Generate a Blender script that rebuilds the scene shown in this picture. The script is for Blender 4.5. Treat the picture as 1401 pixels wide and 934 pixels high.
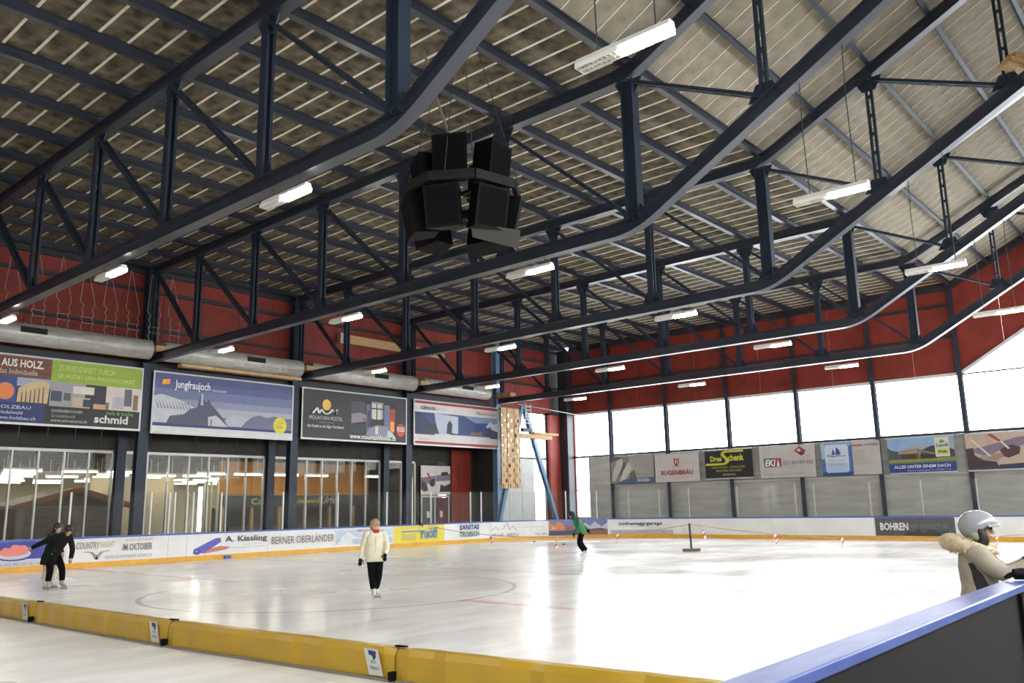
import bpy, bmesh, math, random
from mathutils import Vector, Matrix
random.seed(7)
C = bpy.context.scene.collection
for o in list(bpy.data.objects): bpy.data.objects.remove(o)
PI = math.pi
# ------------------------------------------------------------------ camera
cam_d = bpy.data.cameras.new('camera'); cam = bpy.data.objects.new('camera', cam_d); C.objects.link(cam)
CF = Vector((0.74025533, 0.64363672, 0.19430342)); CR = Vector((0.6589104, -0.75197178, -0.01937838)); CU = Vector((-0.13363805, -0.14237349, 0.98075005))
cam.matrix_world = Matrix(((CR.x, CU.x, -CF.x, 0), (CR.y, CU.y, -CF.y, 0), (CR.z, CU.z, -CF.z, 1.9617), (0, 0, 0, 1)))
cam_d.sensor_fit = 'HORIZONTAL'; cam_d.sensor_width = 36; cam_d.lens = 1137.645 / 1401 * 36
cam_d.clip_start = 0.05; cam_d.clip_end = 600
bpy.context.scene.camera = cam
# ------------------------------------------------------------------ sky and exposure
world = bpy.data.worlds.new('overcast_sky'); bpy.context.scene.world = world; world.use_nodes = True
bg = world.node_tree.nodes['Background']; bg.inputs[0].default_value = (0.93, 0.97, 1.0, 1); bg.inputs[1].default_value = 9.0
vs = bpy.context.scene.view_settings
vs.view_transform = 'Standard'; vs.look = 'None'; vs.gamma = 1; vs.use_curve_mapping = False; vs.exposure = 0.5
LAMP = 95.0          # emission of the lit fluorescent halves
INNER = 20.0         # emission of the lamps in the hall behind the glass
# ------------------------------------------------------------------ materials
MT = {}
def mat(name, col, rough=0.6, metal=0.0, col2=None, scale=3.0, bump=0.0, stretch=(1, 1, 1), emit=0.0, spec=0.5, lo=0.35, hi=0.65, detail=4.0):
    if name in MT: return MT[name]
    m = bpy.data.materials.new(name); m.use_nodes = True; MT[name] = m
    nt = m.node_tree; b = nt.nodes['Principled BSDF']
    b.inputs['Base Color'].default_value = (*col, 1); b.inputs['Roughness'].default_value = rough
    b.inputs['Metallic'].default_value = metal; b.inputs['Specular IOR Level'].default_value = spec
    if emit:
        b.inputs['Emission Color'].default_value = (*col, 1); b.inputs['Emission Strength'].default_value = emit
    c2 = col2 if col2 else tuple(c * 0.88 for c in col)
    tc = nt.nodes.new('ShaderNodeTexCoord'); mp = nt.nodes.new('ShaderNodeMapping'); mp.inputs['Scale'].default_value = stretch
    nz = nt.nodes.new('ShaderNodeTexNoise'); nz.inputs['Scale'].default_value = scale; nz.inputs['Detail'].default_value = detail
    rp = nt.nodes.new('ShaderNodeValToRGB'); rp.color_ramp.elements[0].position = lo; rp.color_ramp.elements[1].position = hi
    rp.color_ramp.elements[0].color = (*c2, 1); rp.color_ramp.elements[1].color = (*col, 1)
    nt.links.new(tc.outputs['Object'], mp.inputs[0]); nt.links.new(mp.outputs[0], nz.inputs['Vector'])
    nt.links.new(nz.outputs[0], rp.inputs[0]); nt.links.new(rp.outputs[0], b.inputs['Base Color'])
    if bump:
        bp = nt.nodes.new('ShaderNodeBump'); bp.inputs['Strength'].default_value = bump; bp.inputs['Distance'].default_value = 0.02
        nt.links.new(nz.outputs[0], bp.inputs['Height']); nt.links.new(bp.outputs[0], b.inputs['Normal'])
    return m
def srgb(r, g, b):
    f = lambda c: (c / 255 / 12.92) if c / 255 <= 0.04045 else ((c / 255 + 0.055) / 1.055) ** 2.4
    return (f(r), f(g), f(b))
def pm(r, g, b, rough=0.5):     # printed colour
    return mat('print_%d_%d_%d' % (r, g, b), srgb(r, g, b), rough, col2=srgb(int(r * .96), int(g * .96), int(b * .96)), scale=2)
STEEL = mat('navy_steel_paint', (0.019, 0.024, 0.040), 0.30, col2=(0.016, 0.020, 0.034), scale=2, spec=0.95)
STEELC = mat('navy_matt_steel_paint', (0.020, 0.029, 0.048), 0.48, col2=(0.016, 0.024, 0.040), scale=2, spec=0.35)
STEELB = mat('blue_steel_paint', (0.16, 0.27, 0.42), 0.4, col2=(0.12, 0.21, 0.34), scale=2)
DARKST = mat('dark_steel', (0.02, 0.024, 0.03), 0.5)
BLACK = mat('black_plastic', (0.0025, 0.0025, 0.003), 0.7, spec=.15)
BLACK2 = mat('charcoal_metal', (0.010, 0.010, 0.011), 0.5, spec=.3)
RED = mat('red_cladding', srgb(134, 42, 27), 0.6, col2=srgb(118, 36, 23), scale=1.2)
DIRTY = mat('sooty_wood_wool_board', (0.185, 0.148, 0.094), 0.95, col2=(0.034, 0.025, 0.015), scale=2.6, bump=0.4, lo=0.33, hi=0.70, detail=10)
CLEAN = mat('grey_beige_wood_wool_board', (0.30, 0.255, 0.19), 0.95, col2=(0.21, 0.178, 0.132), scale=2.6, bump=0.3, detail=9)
STRIP = mat('cream_joint_strip', (0.74, 0.69, 0.57), 0.7)
GALV = mat('galvanised_sheet', (0.60, 0.58, 0.54), 0.42, metal=0.25, col2=(0.46, 0.44, 0.40), scale=1.5, stretch=(1, 4, 4))
ALU = mat('aluminium_frame', (0.50, 0.49, 0.46), 0.4, metal=0.3)
PALE = mat('pale_painted_metal', (0.62, 0.62, 0.60), 0.45)
STAN = mat('dull_stanchion', (0.36, 0.36, 0.35), 0.5)
WHITE = mat('white_board_plastic', (0.76, 0.75, 0.73), 0.3, col2=(0.70, 0.69, 0.67), scale=1.5)
BLUER = mat('blue_rail_plastic', (0.055, 0.11, 0.42), 0.3, col2=(0.045, 0.095, 0.36))
YELK = mat('yellow_kick_plate', (0.76, 0.40, 0.035), 0.4, col2=(0.66, 0.34, 0.03))
WOOD = mat('light_timber', (0.56, 0.36, 0.17), 0.6, col2=(0.44, 0.27, 0.12), scale=2, stretch=(1, 1, 8))
WOODD = mat('brown_timber', (0.16, 0.07, 0.035), 0.6, col2=(0.11, 0.05, 0.028), scale=3, stretch=(1, 1, 6))
CONC = mat('concrete', (0.32, 0.31, 0.29), 0.8, col2=(0.26, 0.25, 0.235), scale=1.2)
GREYP = mat('grey_wall_panel', (0.38, 0.37, 0.34), 0.6, col2=(0.30, 0.29, 0.26), scale=1.4, stretch=(1, .4, 2.2))
FASC = mat('dark_fascia', (0.030, 0.026, 0.021), 0.7, col2=(0.022, 0.019, 0.016), scale=2)
BEIGE = mat('beige_plaster', (0.46, 0.39, 0.27), 0.8, col2=(0.40, 0.34, 0.235), scale=.6)
ORANGE = mat('orange_wood_panel', (0.58, 0.27, 0.06), 0.6, col2=(0.50, 0.22, 0.05), scale=1.5)
DGREY = mat('dark_grey_panel', (0.075, 0.08, 0.078), 0.6)
ROPE = mat('pale_cord', (0.42, 0.38, 0.33), 0.8)
CABLE = mat('dark_cable', (0.03, 0.03, 0.03), 0.6)
TUBE = mat('lit_fluorescent', (1.0, 0.94, 0.83), 0.4, emit=LAMP)
TUBEI = mat('lit_fluorescent_hall', (1.0, 0.93, 0.78), 0.4, emit=INNER)
LOUV = mat('white_louvre', (0.80, 0.78, 0.72), 0.35)
def glass_mat(name, tint, refl=0.08, clear=1.0):
    if name in MT: return MT[name]
    m = bpy.data.materials.new(name); m.use_nodes = True; MT[name] = m; nt = m.node_tree
    for n in list(nt.nodes): nt.nodes.remove(n)
    out = nt.nodes.new('ShaderNodeOutputMaterial'); tr = nt.nodes.new('ShaderNodeBsdfTransparent'); tr.inputs[0].default_value = (*tint, 1)
    gl = nt.nodes.new('ShaderNodeBsdfGlossy'); gl.inputs['Roughness'].default_value = 0.03
    fr = nt.nodes.new('ShaderNodeFresnel'); fr.inputs[0].default_value = 1.35
    mx = nt.nodes.new('ShaderNodeMixShader'); mu = nt.nodes.new('ShaderNodeMath'); mu.operation = 'MULTIPLY'; mu.inputs[1].default_value = refl / 0.022 * 0.3
    nz = nt.nodes.new('ShaderNodeTexNoise'); nz.inputs['Scale'].default_value = 0.8
    di = nt.nodes.new('ShaderNodeBsdfDiffuse'); di.inputs[0].default_value = (.7, .7, .68, 1); m2 = nt.nodes.new('ShaderNodeMixShader')
    m3 = nt.nodes.new('ShaderNodeMath'); m3.operation = 'MULTIPLY'; m3.inputs[1].default_value = 2 * (1 - clear)
    L = nt.links.new
    L(fr.outputs[0], mu.inputs[0]); L(mu.outputs[0], mx.inputs[0]); L(tr.outputs[0], mx.inputs[1]); L(gl.outputs[0], mx.inputs[2])
    L(nz.outputs[0], m3.inputs[0]); L(m3.outputs[0], m2.inputs[0]); L(mx.outputs[0], m2.inputs[1]); L(di.outputs[0], m2.inputs[2]); L(m2.outputs[0], out.inputs[0])
    return m
GLASS = glass_mat('facade_glass', (0.86, 0.87, 0.85), 0.022, 0.992)
PLEXI = glass_mat('safety_glass', (0.97, 0.98, 0.98), 0.02, 0.985)
def poly_mat():
    m = bpy.data.materials.new('translucent_corrugated_sheet'); m.use_nodes = True; nt = m.node_tree
    for n in list(nt.nodes): nt.nodes.remove(n)
    out = nt.nodes.new('ShaderNodeOutputMaterial'); tr = nt.nodes.new('ShaderNodeBsdfTransparent'); tr.inputs[0].default_value = (.97, .97, .97, 1)
    tl = nt.nodes.new('ShaderNodeBsdfTranslucent'); tl.inputs[0].default_value = (.85, .85, .83, 1)
    mx = nt.nodes.new('ShaderNodeMixShader'); nz = nt.nodes.new('ShaderNodeTexNoise'); nz.inputs['Scale'].default_value = 2
    rp = nt.nodes.new('ShaderNodeMapRange'); rp.inputs[3].default_value = .10; rp.inputs[4].default_value = .30
    nt.links.new(nz.outputs[0], rp.inputs[0]); nt.links.new(rp.outputs[0], mx.inputs[0]); nt.links.new(tr.outputs[0], mx.inputs[1]); nt.links.new(tl.outputs[0], mx.inputs[2]); nt.links.new(mx.outputs[0], out.inputs[0])
    return m
POLY = poly_mat()
def ice_mat():
    m = bpy.data.materials.new('skated_ice'); m.use_nodes = True; nt = m.node_tree; b = nt.nodes['Principled BSDF']; L = nt.links.new
    N = lambda t: nt.nodes.new('ShaderNode' + t)
    def M(op, a, bb=None, c=None):
        n = N('Math'); n.operation = op
        for i, v in enumerate((a, bb, c)):
            if v is None: continue
            if isinstance(v, (int, float)): n.inputs[i].default_value = v
            else: L(v, n.inputs[i])
        return n.outputs[0]
    geo = N('NewGeometry'); sp = N('SeparateXYZ'); L(geo.outputs['Position'], sp.inputs[0]); X, Y = sp.outputs[0], sp.outputs[1]
    def noise(scale, stretch, rot, det=5):
        mp = N('Mapping'); mp.inputs['Rotation'].default_value = (0, 0, rot); mp.inputs['Scale'].default_value = stretch
        L(geo.outputs['Position'], mp.inputs[0]); n = N('TexNoise'); n.inputs['Scale'].default_value = scale; n.inputs['Detail'].default_value = det
        L(mp.outputs[0], n.inputs['Vector']); return n.outputs[0]
    n1 = noise(.55, (.5, 1.3, 1), .75); n2 = noise(1.6, (.5, 1.6, 1), .95); n3 = noise(.25, (1, 1, 1), 0, 3)
    st = N('MapRange'); L(M('MULTIPLY', n1, n2), st.inputs[0]); st.inputs[1].default_value = .12; st.inputs[2].default_value = .36
    base = N('MixRGB'); L(st.outputs[0], base.inputs[0]); base.inputs[1].default_value = (.76, .745, .715, 1); base.inputs[2].default_value = (.96, .95, .92, 1)
    def line(cur, mask, col, k):
        mx = N('MixRGB'); L(M('MULTIPLY', mask, k), mx.inputs[0]); L(cur, mx.inputs[1]); mx.inputs[2].default_value = (*col, 1); return mx.outputs[0]
    def near(v, c, w):  # soft band
        d = M('ABSOLUTE', M('SUBTRACT', v, c)); s = N('MapRange'); L(d, s.inputs[0]); s.inputs[1].default_value = w * 1.25; s.inputs[2].default_value = w * .8
        s.inputs[3].default_value = 0; s.inputs[4].default_value = 1; return s.outputs[0]
    inr = M('LESS_THAN', X, 43.15)
    dx = M('SUBTRACT', X, 13.3); dy = M('SUBTRACT', Y, 17.6); rad = M('SQRT', M('ADD', M('MULTIPLY', dx, dx), M('MULTIPLY', dy, dy)))
    worn = N('MapRange'); L(n2, worn.inputs[0]); worn.inputs[1].default_value = .30; worn.inputs[2].default_value = .6
    c = base.outputs[0]
    redm = M('MULTIPLY', near(X, 13.3, .15), M('GREATER_THAN', rad, 4.4))
    c = line(c, M('MULTIPLY', redm, worn.outputs[0]), (.62, .10, .12), .62)
    c = line(c, M('MULTIPLY', M('MULTIPLY', near(X, 19.9, .13), worn.outputs[0]), inr), (.16, .20, .34), .55)
    c = line(c, near(rad, 4.5, .055), (.20, .24, .42), .62)
    d1 = M('SQRT', M('ADD', M('POWER', M('SUBTRACT', X, 8.0), 2), M('POWER', M('SUBTRACT', Y, 10.9), 2)))
    c = line(c, M('LESS_THAN', d1, .36), (.75, .18, .2), .4)
    L(c, b.inputs['Base Color'])
    rg = N('MapRange'); L(n3, rg.inputs[0]); rg.inputs[1].default_value = .35; rg.inputs[2].default_value = .65; rg.inputs[3].default_value = .15; rg.inputs[4].default_value = .28
    wet = M('LESS_THAN', X, 6.3); rr = M('MULTIPLY', rg.outputs[0], M('ADD', 1.0, M('MULTIPLY', wet, .35)))
    L(rr, b.inputs['Roughness']); b.inputs['IOR'].default_value = 1.31; b.inputs['Specular IOR Level'].default_value = .6
    bp = N('Bump'); bp.inputs['Strength'].default_value = .10; bp.inputs['Distance'].default_value = .01; L(M('ADD', n1, n2), bp.inputs['Height']); L(bp.outputs[0], b.inputs['Normal'])
    return m
ICE = ice_mat()
# ------------------------------------------------------------------ mesh helpers
def V(*a): return Vector(a)
class MB:
    def __init__(s): s.v = []; s.f = []; s.m = []
    def face(s, pts, m=0):
        n = len(s.v); s.v += [tuple(p) for p in pts]; s.f.append(tuple(range(n, n + len(pts)))); s.m.append(m); return s
    def hexa(s, P, m=0):
        n = len(s.v); s.v += [tuple(p) for p in P]
        for q in ((0, 3, 2, 1), (4, 5, 6, 7), (0, 1, 5, 4), (1, 2, 6, 5), (2, 3, 7, 6), (3, 0, 4, 7)): s.f.append(tuple(n + i for i in q)); s.m.append(m)
        return s
    def box(s, x0, x1, y0, y1, z0, z1, m=0):
        return s.hexa([(x0, y0, z0), (x1, y0, z0), (x1, y1, z0), (x0, y1, z0), (x0, y0, z1), (x1, y0, z1), (x1, y1, z1), (x0, y1, z1)], m)
    def beam(s, p, q, w, h, up=(0, 0, 1), m=0, off=0.0, offs=0.0):
        p = Vector(p); q = Vector(q); d = (q - p).normalized(); u = Vector(up); sd = d.cross(u)
        if sd.length < 1e-4: sd = d.cross(Vector((1, 0, 0)))
        sd.normalize(); u = sd.cross(d); p = p + u * off + sd * offs; q = q + u * off + sd * offs
        a, b = sd * w / 2, u * h / 2
        return s.hexa([p - a - b, p + a - b, q + a - b, q - a - b, p - a + b, p + a + b, q + a + b, q - a + b], m)
    def ibeam(s, p, q, w, h, tf=.03, tw=.025, up=(0, 0, 1), m=0):
        s.beam(p, q, w, tf, up, m, off=h / 2 - tf / 2); s.beam(p, q, w, tf, up, m, off=-h / 2 + tf / 2); s.beam(p, q, tw, h - 2 * tf, up, m); return s
    def tube(s, pts, r, n=8, m=0, cap=True):
        pts = [Vector(p) for p in pts]; k0 = len(s.v)
        for i, p in enumerate(pts):
            d = (pts[min(i + 1, len(pts) - 1)] - pts[max(i - 1, 0)]).normalized()
            if i == 0:
                a = d.cross(Vector((0, 0, 1)))
                if a.length < 1e-2: a = d.cross(Vector((1, 0, 0)))
            else: a = a - d * a.dot(d)
            a.normalize(); b = a.cross(d); rr = r[i] if isinstance(r, (list, tuple)) else r
            for j in range(n):
                t = 2 * PI * j / n; s.v.append(tuple(p + a * (rr * math.cos(t)) + b * (rr * math.sin(t))))
        for i in range(len(pts) - 1):
            for j in range(n):
                s.f.append((k0 + i * n + j, k0 + i * n + (j + 1) % n, k0 + (i + 1) * n + (j + 1) % n, k0 + (i + 1) * n + j)); s.m.append(m)
        if cap:
            s.f.append(tuple(k0 + j for j in range(n))); s.m.append(m); s.f.append(tuple(k0 + (len(pts) - 1) * n + j for j in reversed(range(n)))); s.m.append(m)
        return s
    def isweep(s, path, w, h, tf, tw, m=0):   # I section swept along a path in the YZ plane
        a, b, c, d = w / 2, tw / 2, h / 2, h / 2 - tf
        pf_ = [(-a, -c), (a, -c), (a, -d), (b, -d), (b, d), (a, d), (a, c), (-a, c), (-a, d), (-b, d), (-b, -d), (-a, -d)]
        n0 = len(s.v); P = [Vector(p) for p in path]; k = len(pf_)
        for i, p in enumerate(P):
            t1 = (P[i] - P[i - 1]).normalized() if i else (P[1] - P[0]).normalized(); t2 = (P[i + 1] - P[i]).normalized() if i < len(P) - 1 else t1
            t = (t1 + t2).normalized(); nn = Vector((0, -t.z, t.y)) if t.y > 0 else Vector((0, t.z, -t.y)); f = 1 / max(.5, t.dot(t1))
            for x, z in pf_: s.v.append(tuple(p + Vector((x, 0, 0)) + nn * z * f))
        for i in range(len(P) - 1):
            for j in range(k): s.f.append((n0 + i * k + j, n0 + i * k + (j + 1) % k, n0 + (i + 1) * k + (j + 1) % k, n0 + (i + 1) * k + j)); s.m.append(m)
        s.f.append(tuple(n0 + j for j in range(k))); s.f.append(tuple(n0 + (len(P) - 1) * k + j for j in reversed(range(k)))); s.m += [m, m]
        return s
    def prism(s, poly, z0, z1, m=0, fn=None):   # polygon in (a,b) extruded along c, mapped by fn(a,b,c)
        fn = fn or (lambda a, b, c: (a, b, c)); n = len(s.v); k = len(poly)
        s.v += [tuple(fn(a, b, z0)) for a, b in poly] + [tuple(fn(a, b, z1)) for a, b in poly]
        s.f.append(tuple(n + i for i in reversed(range(k)))); s.f.append(tuple(n + k + i for i in range(k))); s.m += [m, m]
        for i in range(k): s.f.append((n + i, n + (i + 1) % k, n + k + (i + 1) % k, n + k + i)); s.m.append(m)
        return s
    def sphere(s, c, r, nu=12, nv=8, m=0, fn=None):
        rx, ry, rz = r if isinstance(r, (tuple, list)) else (r, r, r); n = len(s.v)
        for i in range(nv + 1):
            t = PI * i / nv
            for j in range(nu):
                a = 2 * PI * j / nu; p = Vector((math.sin(t) * math.cos(a), math.sin(t) * math.sin(a), math.cos(t)))
                if fn: p = fn(p)
                s.v.append((c[0] + rx * p.x, c[1] + ry * p.y, c[2] + rz * p.z))
        for i in range(nv):
            for j in range(nu):
                s.f.append((n + i * nu + j, n + (i + 1) * nu + j, n + (i + 1) * nu + (j + 1) % nu, n + i * nu + (j + 1) % nu)); s.m.append(m)
        return s
    def build(s, name, mats, parent=None, local=False, smooth=False):
        me = bpy.data.meshes.new(name); off = Vector((0, 0, 0))
        if parent is not None and not local:
            q = parent
            while q is not None: off += q.location; q = q.parent
        me.from_pydata([tuple(Vector(p) - off) for p in s.v], [], s.f)
        for mm in (mats if isinstance(mats, (list, tuple)) else [mats]): me.materials.append(mm)
        me.polygons.foreach_set('material_index', s.m)
        if smooth: me.polygons.foreach_set('use_smooth', [True] * len(me.polygons))
        me.update(); o = bpy.data.objects.new(name, me); C.objects.link(o)
        if parent is not None: o.parent = parent
        return o
def tag(o, label, cat, group=None):
    o['label'] = label; o['category'] = cat
    if group: o['group'] = group
    return o
def thing(name, label, cat, loc=(0, 0, 0), group=None, rz=0):
    o = bpy.data.objects.new(name, None); C.objects.link(o); o.location = loc; o.rotation_euler.z = rz; o.empty_display_size = .2
    return tag(o, label, cat, group)
def struct(o): o['kind'] = 'structure'; return o
def sgroup(name): 
    o = bpy.data.objects.new(name, None); C.objects.link(o); o.empty_display_size = .2; return struct(o)
def dup(o, parent=None):
    c = o.copy(); C.objects.link(c); c.parent = parent
    for ch in o.children: dup(ch, c)
    return c
ORD = ['first', 'second', 'third', 'fourth', 'fifth', 'sixth', 'seventh', 'eighth', 'ninth', 'tenth', 'eleventh', 'twelfth', 'thirteenth', 'fourteenth', 'fifteenth', 'sixteenth']
# text: returns triangles in 2D fitted into a box
_tc = {}
def text2d(txt, bold=0.0, shear=0.0):
    key = (txt, bold, shear)
    if key not in _tc:
        cu = bpy.data.curves.new('t', 'FONT'); cu.body = txt; cu.offset = bold; cu.shear = shear; cu.resolution_u = 2
        o = bpy.data.objects.new('t', cu); C.objects.link(o); dg = bpy.context.evaluated_depsgraph_get(); dg.update()
        me = bpy.data.meshes.new_from_object(o.evaluated_get(dg)); me.calc_loop_triangles()
        vs_ = [(v.co.x, v.co.y) for v in me.vertices]; fs = [tuple(t.vertices) for t in me.loop_triangles]
        bpy.data.objects.remove(o); bpy.data.curves.remove(cu); bpy.data.meshes.remove(me)
        _tc[key] = (vs_, fs)
    return _tc[key]
def put_text(mb, fn, txt, u0, u1, v0, v1, m=0, off=.012, bold=.0, shear=0.0):
    vs_, fs = text2d(txt, bold, shear)
    if not vs_: return
    a0 = min(p[0] for p in vs_); a1 = max(p[0] for p in vs_); b0 = min(p[1] for p in vs_); b1 = max(p[1] for p in vs_)
    n = len(mb.v)
    for x, y in vs_: mb.v.append(tuple(fn(u0 + (x - a0) / (a1 - a0) * (u1 - u0), v0 + (y - b0) / (b1 - b0) * (v1 - v0), off)))
    for t in fs: mb.f.append(tuple(n + i for i in t)); mb.m.append(m)
def clip_u(P, c, keep_less):
    out = []
    for (a, b), (c2, d) in zip(P, P[1:] + P[:1]):
        ia = (a <= c) if keep_less else (a >= c); ib = (c2 <= c) if keep_less else (c2 >= c)
        if ia: out.append((a, b))
        if ia != ib: t = (c - a) / (c2 - a); out.append((c, b + t * (d - b)))
    return out
CURVED = {}
def put_poly(mb, fn, pts, m=0, off=.006):
    st = CURVED.get(id(fn))
    if not st: mb.face([fn(u, v, off) for u, v in pts], m); return
    pts = list(pts); lo = min(p[0] for p in pts); hi = max(p[0] for p in pts); k0 = math.floor(lo / st); k1 = math.ceil(hi / st)
    for k in range(k0, k1):
        q = clip_u(clip_u(pts, (k + 1) * st, True), k * st, False)
        if len(q) >= 3: mb.face([fn(u, v, off) for u, v in q], m)
def put_rect(mb, fn, u0, u1, v0, v1, m=0, off=.006, n=1):
    for i in range(n):
        a = u0 + (u1 - u0) * i / n; b = u0 + (u1 - u0) * (i + 1) / n
        put_poly(mb, fn, [(a, v0), (b, v0), (b, v1), (a, v1)], m, off)
def ell(cx, cy, rx, ry, n=20, a0=0, a1=2 * PI): return [(cx + rx * math.cos(a0 + (a1 - a0) * i / n), cy + ry * math.sin(a0 + (a1 - a0) * i / n)) for i in range(n)]
def stroke(mb, fn, pts, w, m=0, off=.01):
    for (a, b), (c, d) in zip(pts, pts[1:]):
        L = math.hypot(c - a, d - b) or 1; nx, ny = -(d - b) / L * w / 2, (c - a) / L * w / 2
        put_poly(mb, fn, [(a + nx, b + ny), (a - nx, b - ny), (c - nx, d - ny), (c + nx, d + ny)], m, off)
# ------------------------------------------------------------------ dimensions
X0 = 9.407; BAY = 8.0; YW = 37.5; YK = 10.873; PN = 4.44
def TX(k): return X0 + BAY * k
XE = 49.41; ROOF = 13.58; SLT = 0.505; SLB = 0.56; YR = -6.0
def roofz(y): return ROOF + max(0, YK - y) * SLT
PY = [YK - 3.68 * i for i in range(1, 5)]      # steep panel points
YM = 33.72; MS = 4.554
# ------------------------------------------------------------------ floor
fl = struct(MB().box(-24, 43.45, -0.2 + 1.6, 33.5, -.10, 0).build('floor', ICE))
struct(MB().box(-40, 52, -24, 70, -.30, -.105).build('floor_surround', CONC))
struct(MB().box(-24, 52, -24, 1.39, -.10, .0).build('floor_apron', CONC))
MB_ = MB().box(-24, 43.46, 33.51, 70, -.10, .0).box(43.46, 52, 1.4, 70, -.10, 0)
struct(MB_.build('floor_walkway', CONC))
struct(MB().box(52.1, 220, -200, 260, -.6, -.4).build('ground_snow', mat('snow', (.82, .84, .87), .8)))
# ------------------------------------------------------------------ ceiling: slab, wood-wool panels, joint strips
XB = -26.0; XM = (XE + .4 + XB) / 2
ceil = MB().box(XB, XE + .4, YK, 40.0, ROOF + .07, ROOF + .25)
ceil.beam((XM, YK, ROOF + .18), (XM, YR, roofz(YR) + .18), XE + .4 - XB, .16)
ceil = struct(ceil.build('ceiling', CONC))
pw = .66
def shared(name, mb, m):
    o = mb.build(name, m); me = o.data; bpy.data.objects.remove(o); return me
pf = shared('roof_panel', MB().box(-pw / 2, pw / 2, YK + .02, 38.1, ROOF, ROOF + .06), DIRTY)
sf = shared('joint_strip', MB().box(-.035, .035, YK + .02, 38.1, ROOF - .018, ROOF - .002), STRIP)
ps = shared('roof_panel', MB().beam((0, YK, ROOF + .03), (0, YR, roofz(YR) + .03), pw, .06), CLEAN)
ss = shared('joint_strip', MB().beam((0, YK, ROOF - .012), (0, YR, roofz(YR) - .012), .028, .014), STRIP)
n = -12
while True:
    xs = 8.82 + .703 * n; n += 1
    if xs > XE - .1: break
    for me, nm, dx in ((pf, 'roof_panel', .3515), (ps, 'roof_panel', .3515), (sf, 'joint_strip', 0), (ss, 'joint_strip', 0)):
        if xs + dx > XE - .35 and nm == 'roof_panel': continue
        o = bpy.data.objects.new(nm, me); C.objects.link(o); o.parent = ceil; o.location.x = xs + dx
# unseen walls behind and beside the camera; rear and right added to block side light
struct(MB().box(XB - .2, XB, YR, 40, 0, 22).build('wall_rear_added', FASC_ := mat('dark_unseen_wall', (.09, .075, .06), .8)))
struct(MB().box(XB, XE + .4, YR - .3, YR, 0, 5.4).box(XB, XE + .4, YR - .3, YR, 9.5, 22.4).build('wall_right_added', FASC_))
struct(MB().box(XB, .18, 38.05, 38.25, 0, ROOF).build('wall_left_rear', FASC_))
# ------------------------------------------------------------------ purlins
PURL = [(YK + 2.22 * i, ROOF - .155) for i in range(13)]
for i, (y, z) in enumerate(PURL):
    w = 12 - i
    lab = 'dark blue roof purlin directly along the left wall' if w == 0 else ('dark blue purlin on the bend line between flat and sloping roof' if i == 0 else 'dark blue roof purlin, %s in from the left wall under the flat roof' % ORD[w - 1])
    tag(MB().ibeam((-15.5, y, z), (XE - .2, y, z), .19, .27, .022, .02).build('roof_purlin', STEEL), lab, 'purlin', 'purlins under the flat roof')
nr = Vector((0, SLT, 1)).normalized()
for i in range(1, 9):
    y = YK - 1.84 * i; z = roofz(y)
    c0 = Vector((-15.5, y, z)) - nr * .155; c1 = Vector((XE - .2, y, z)) - nr * .155
    tag(MB().ibeam(c0, c1, .13, .27, .018, .016, up=tuple(nr)).build('roof_purlin', STEELC), 'dark grey purlin under the sloping pale roof, %s up from the bend' % ORD[i - 1], 'purlin', 'purlins under the sloping roof')
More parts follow.
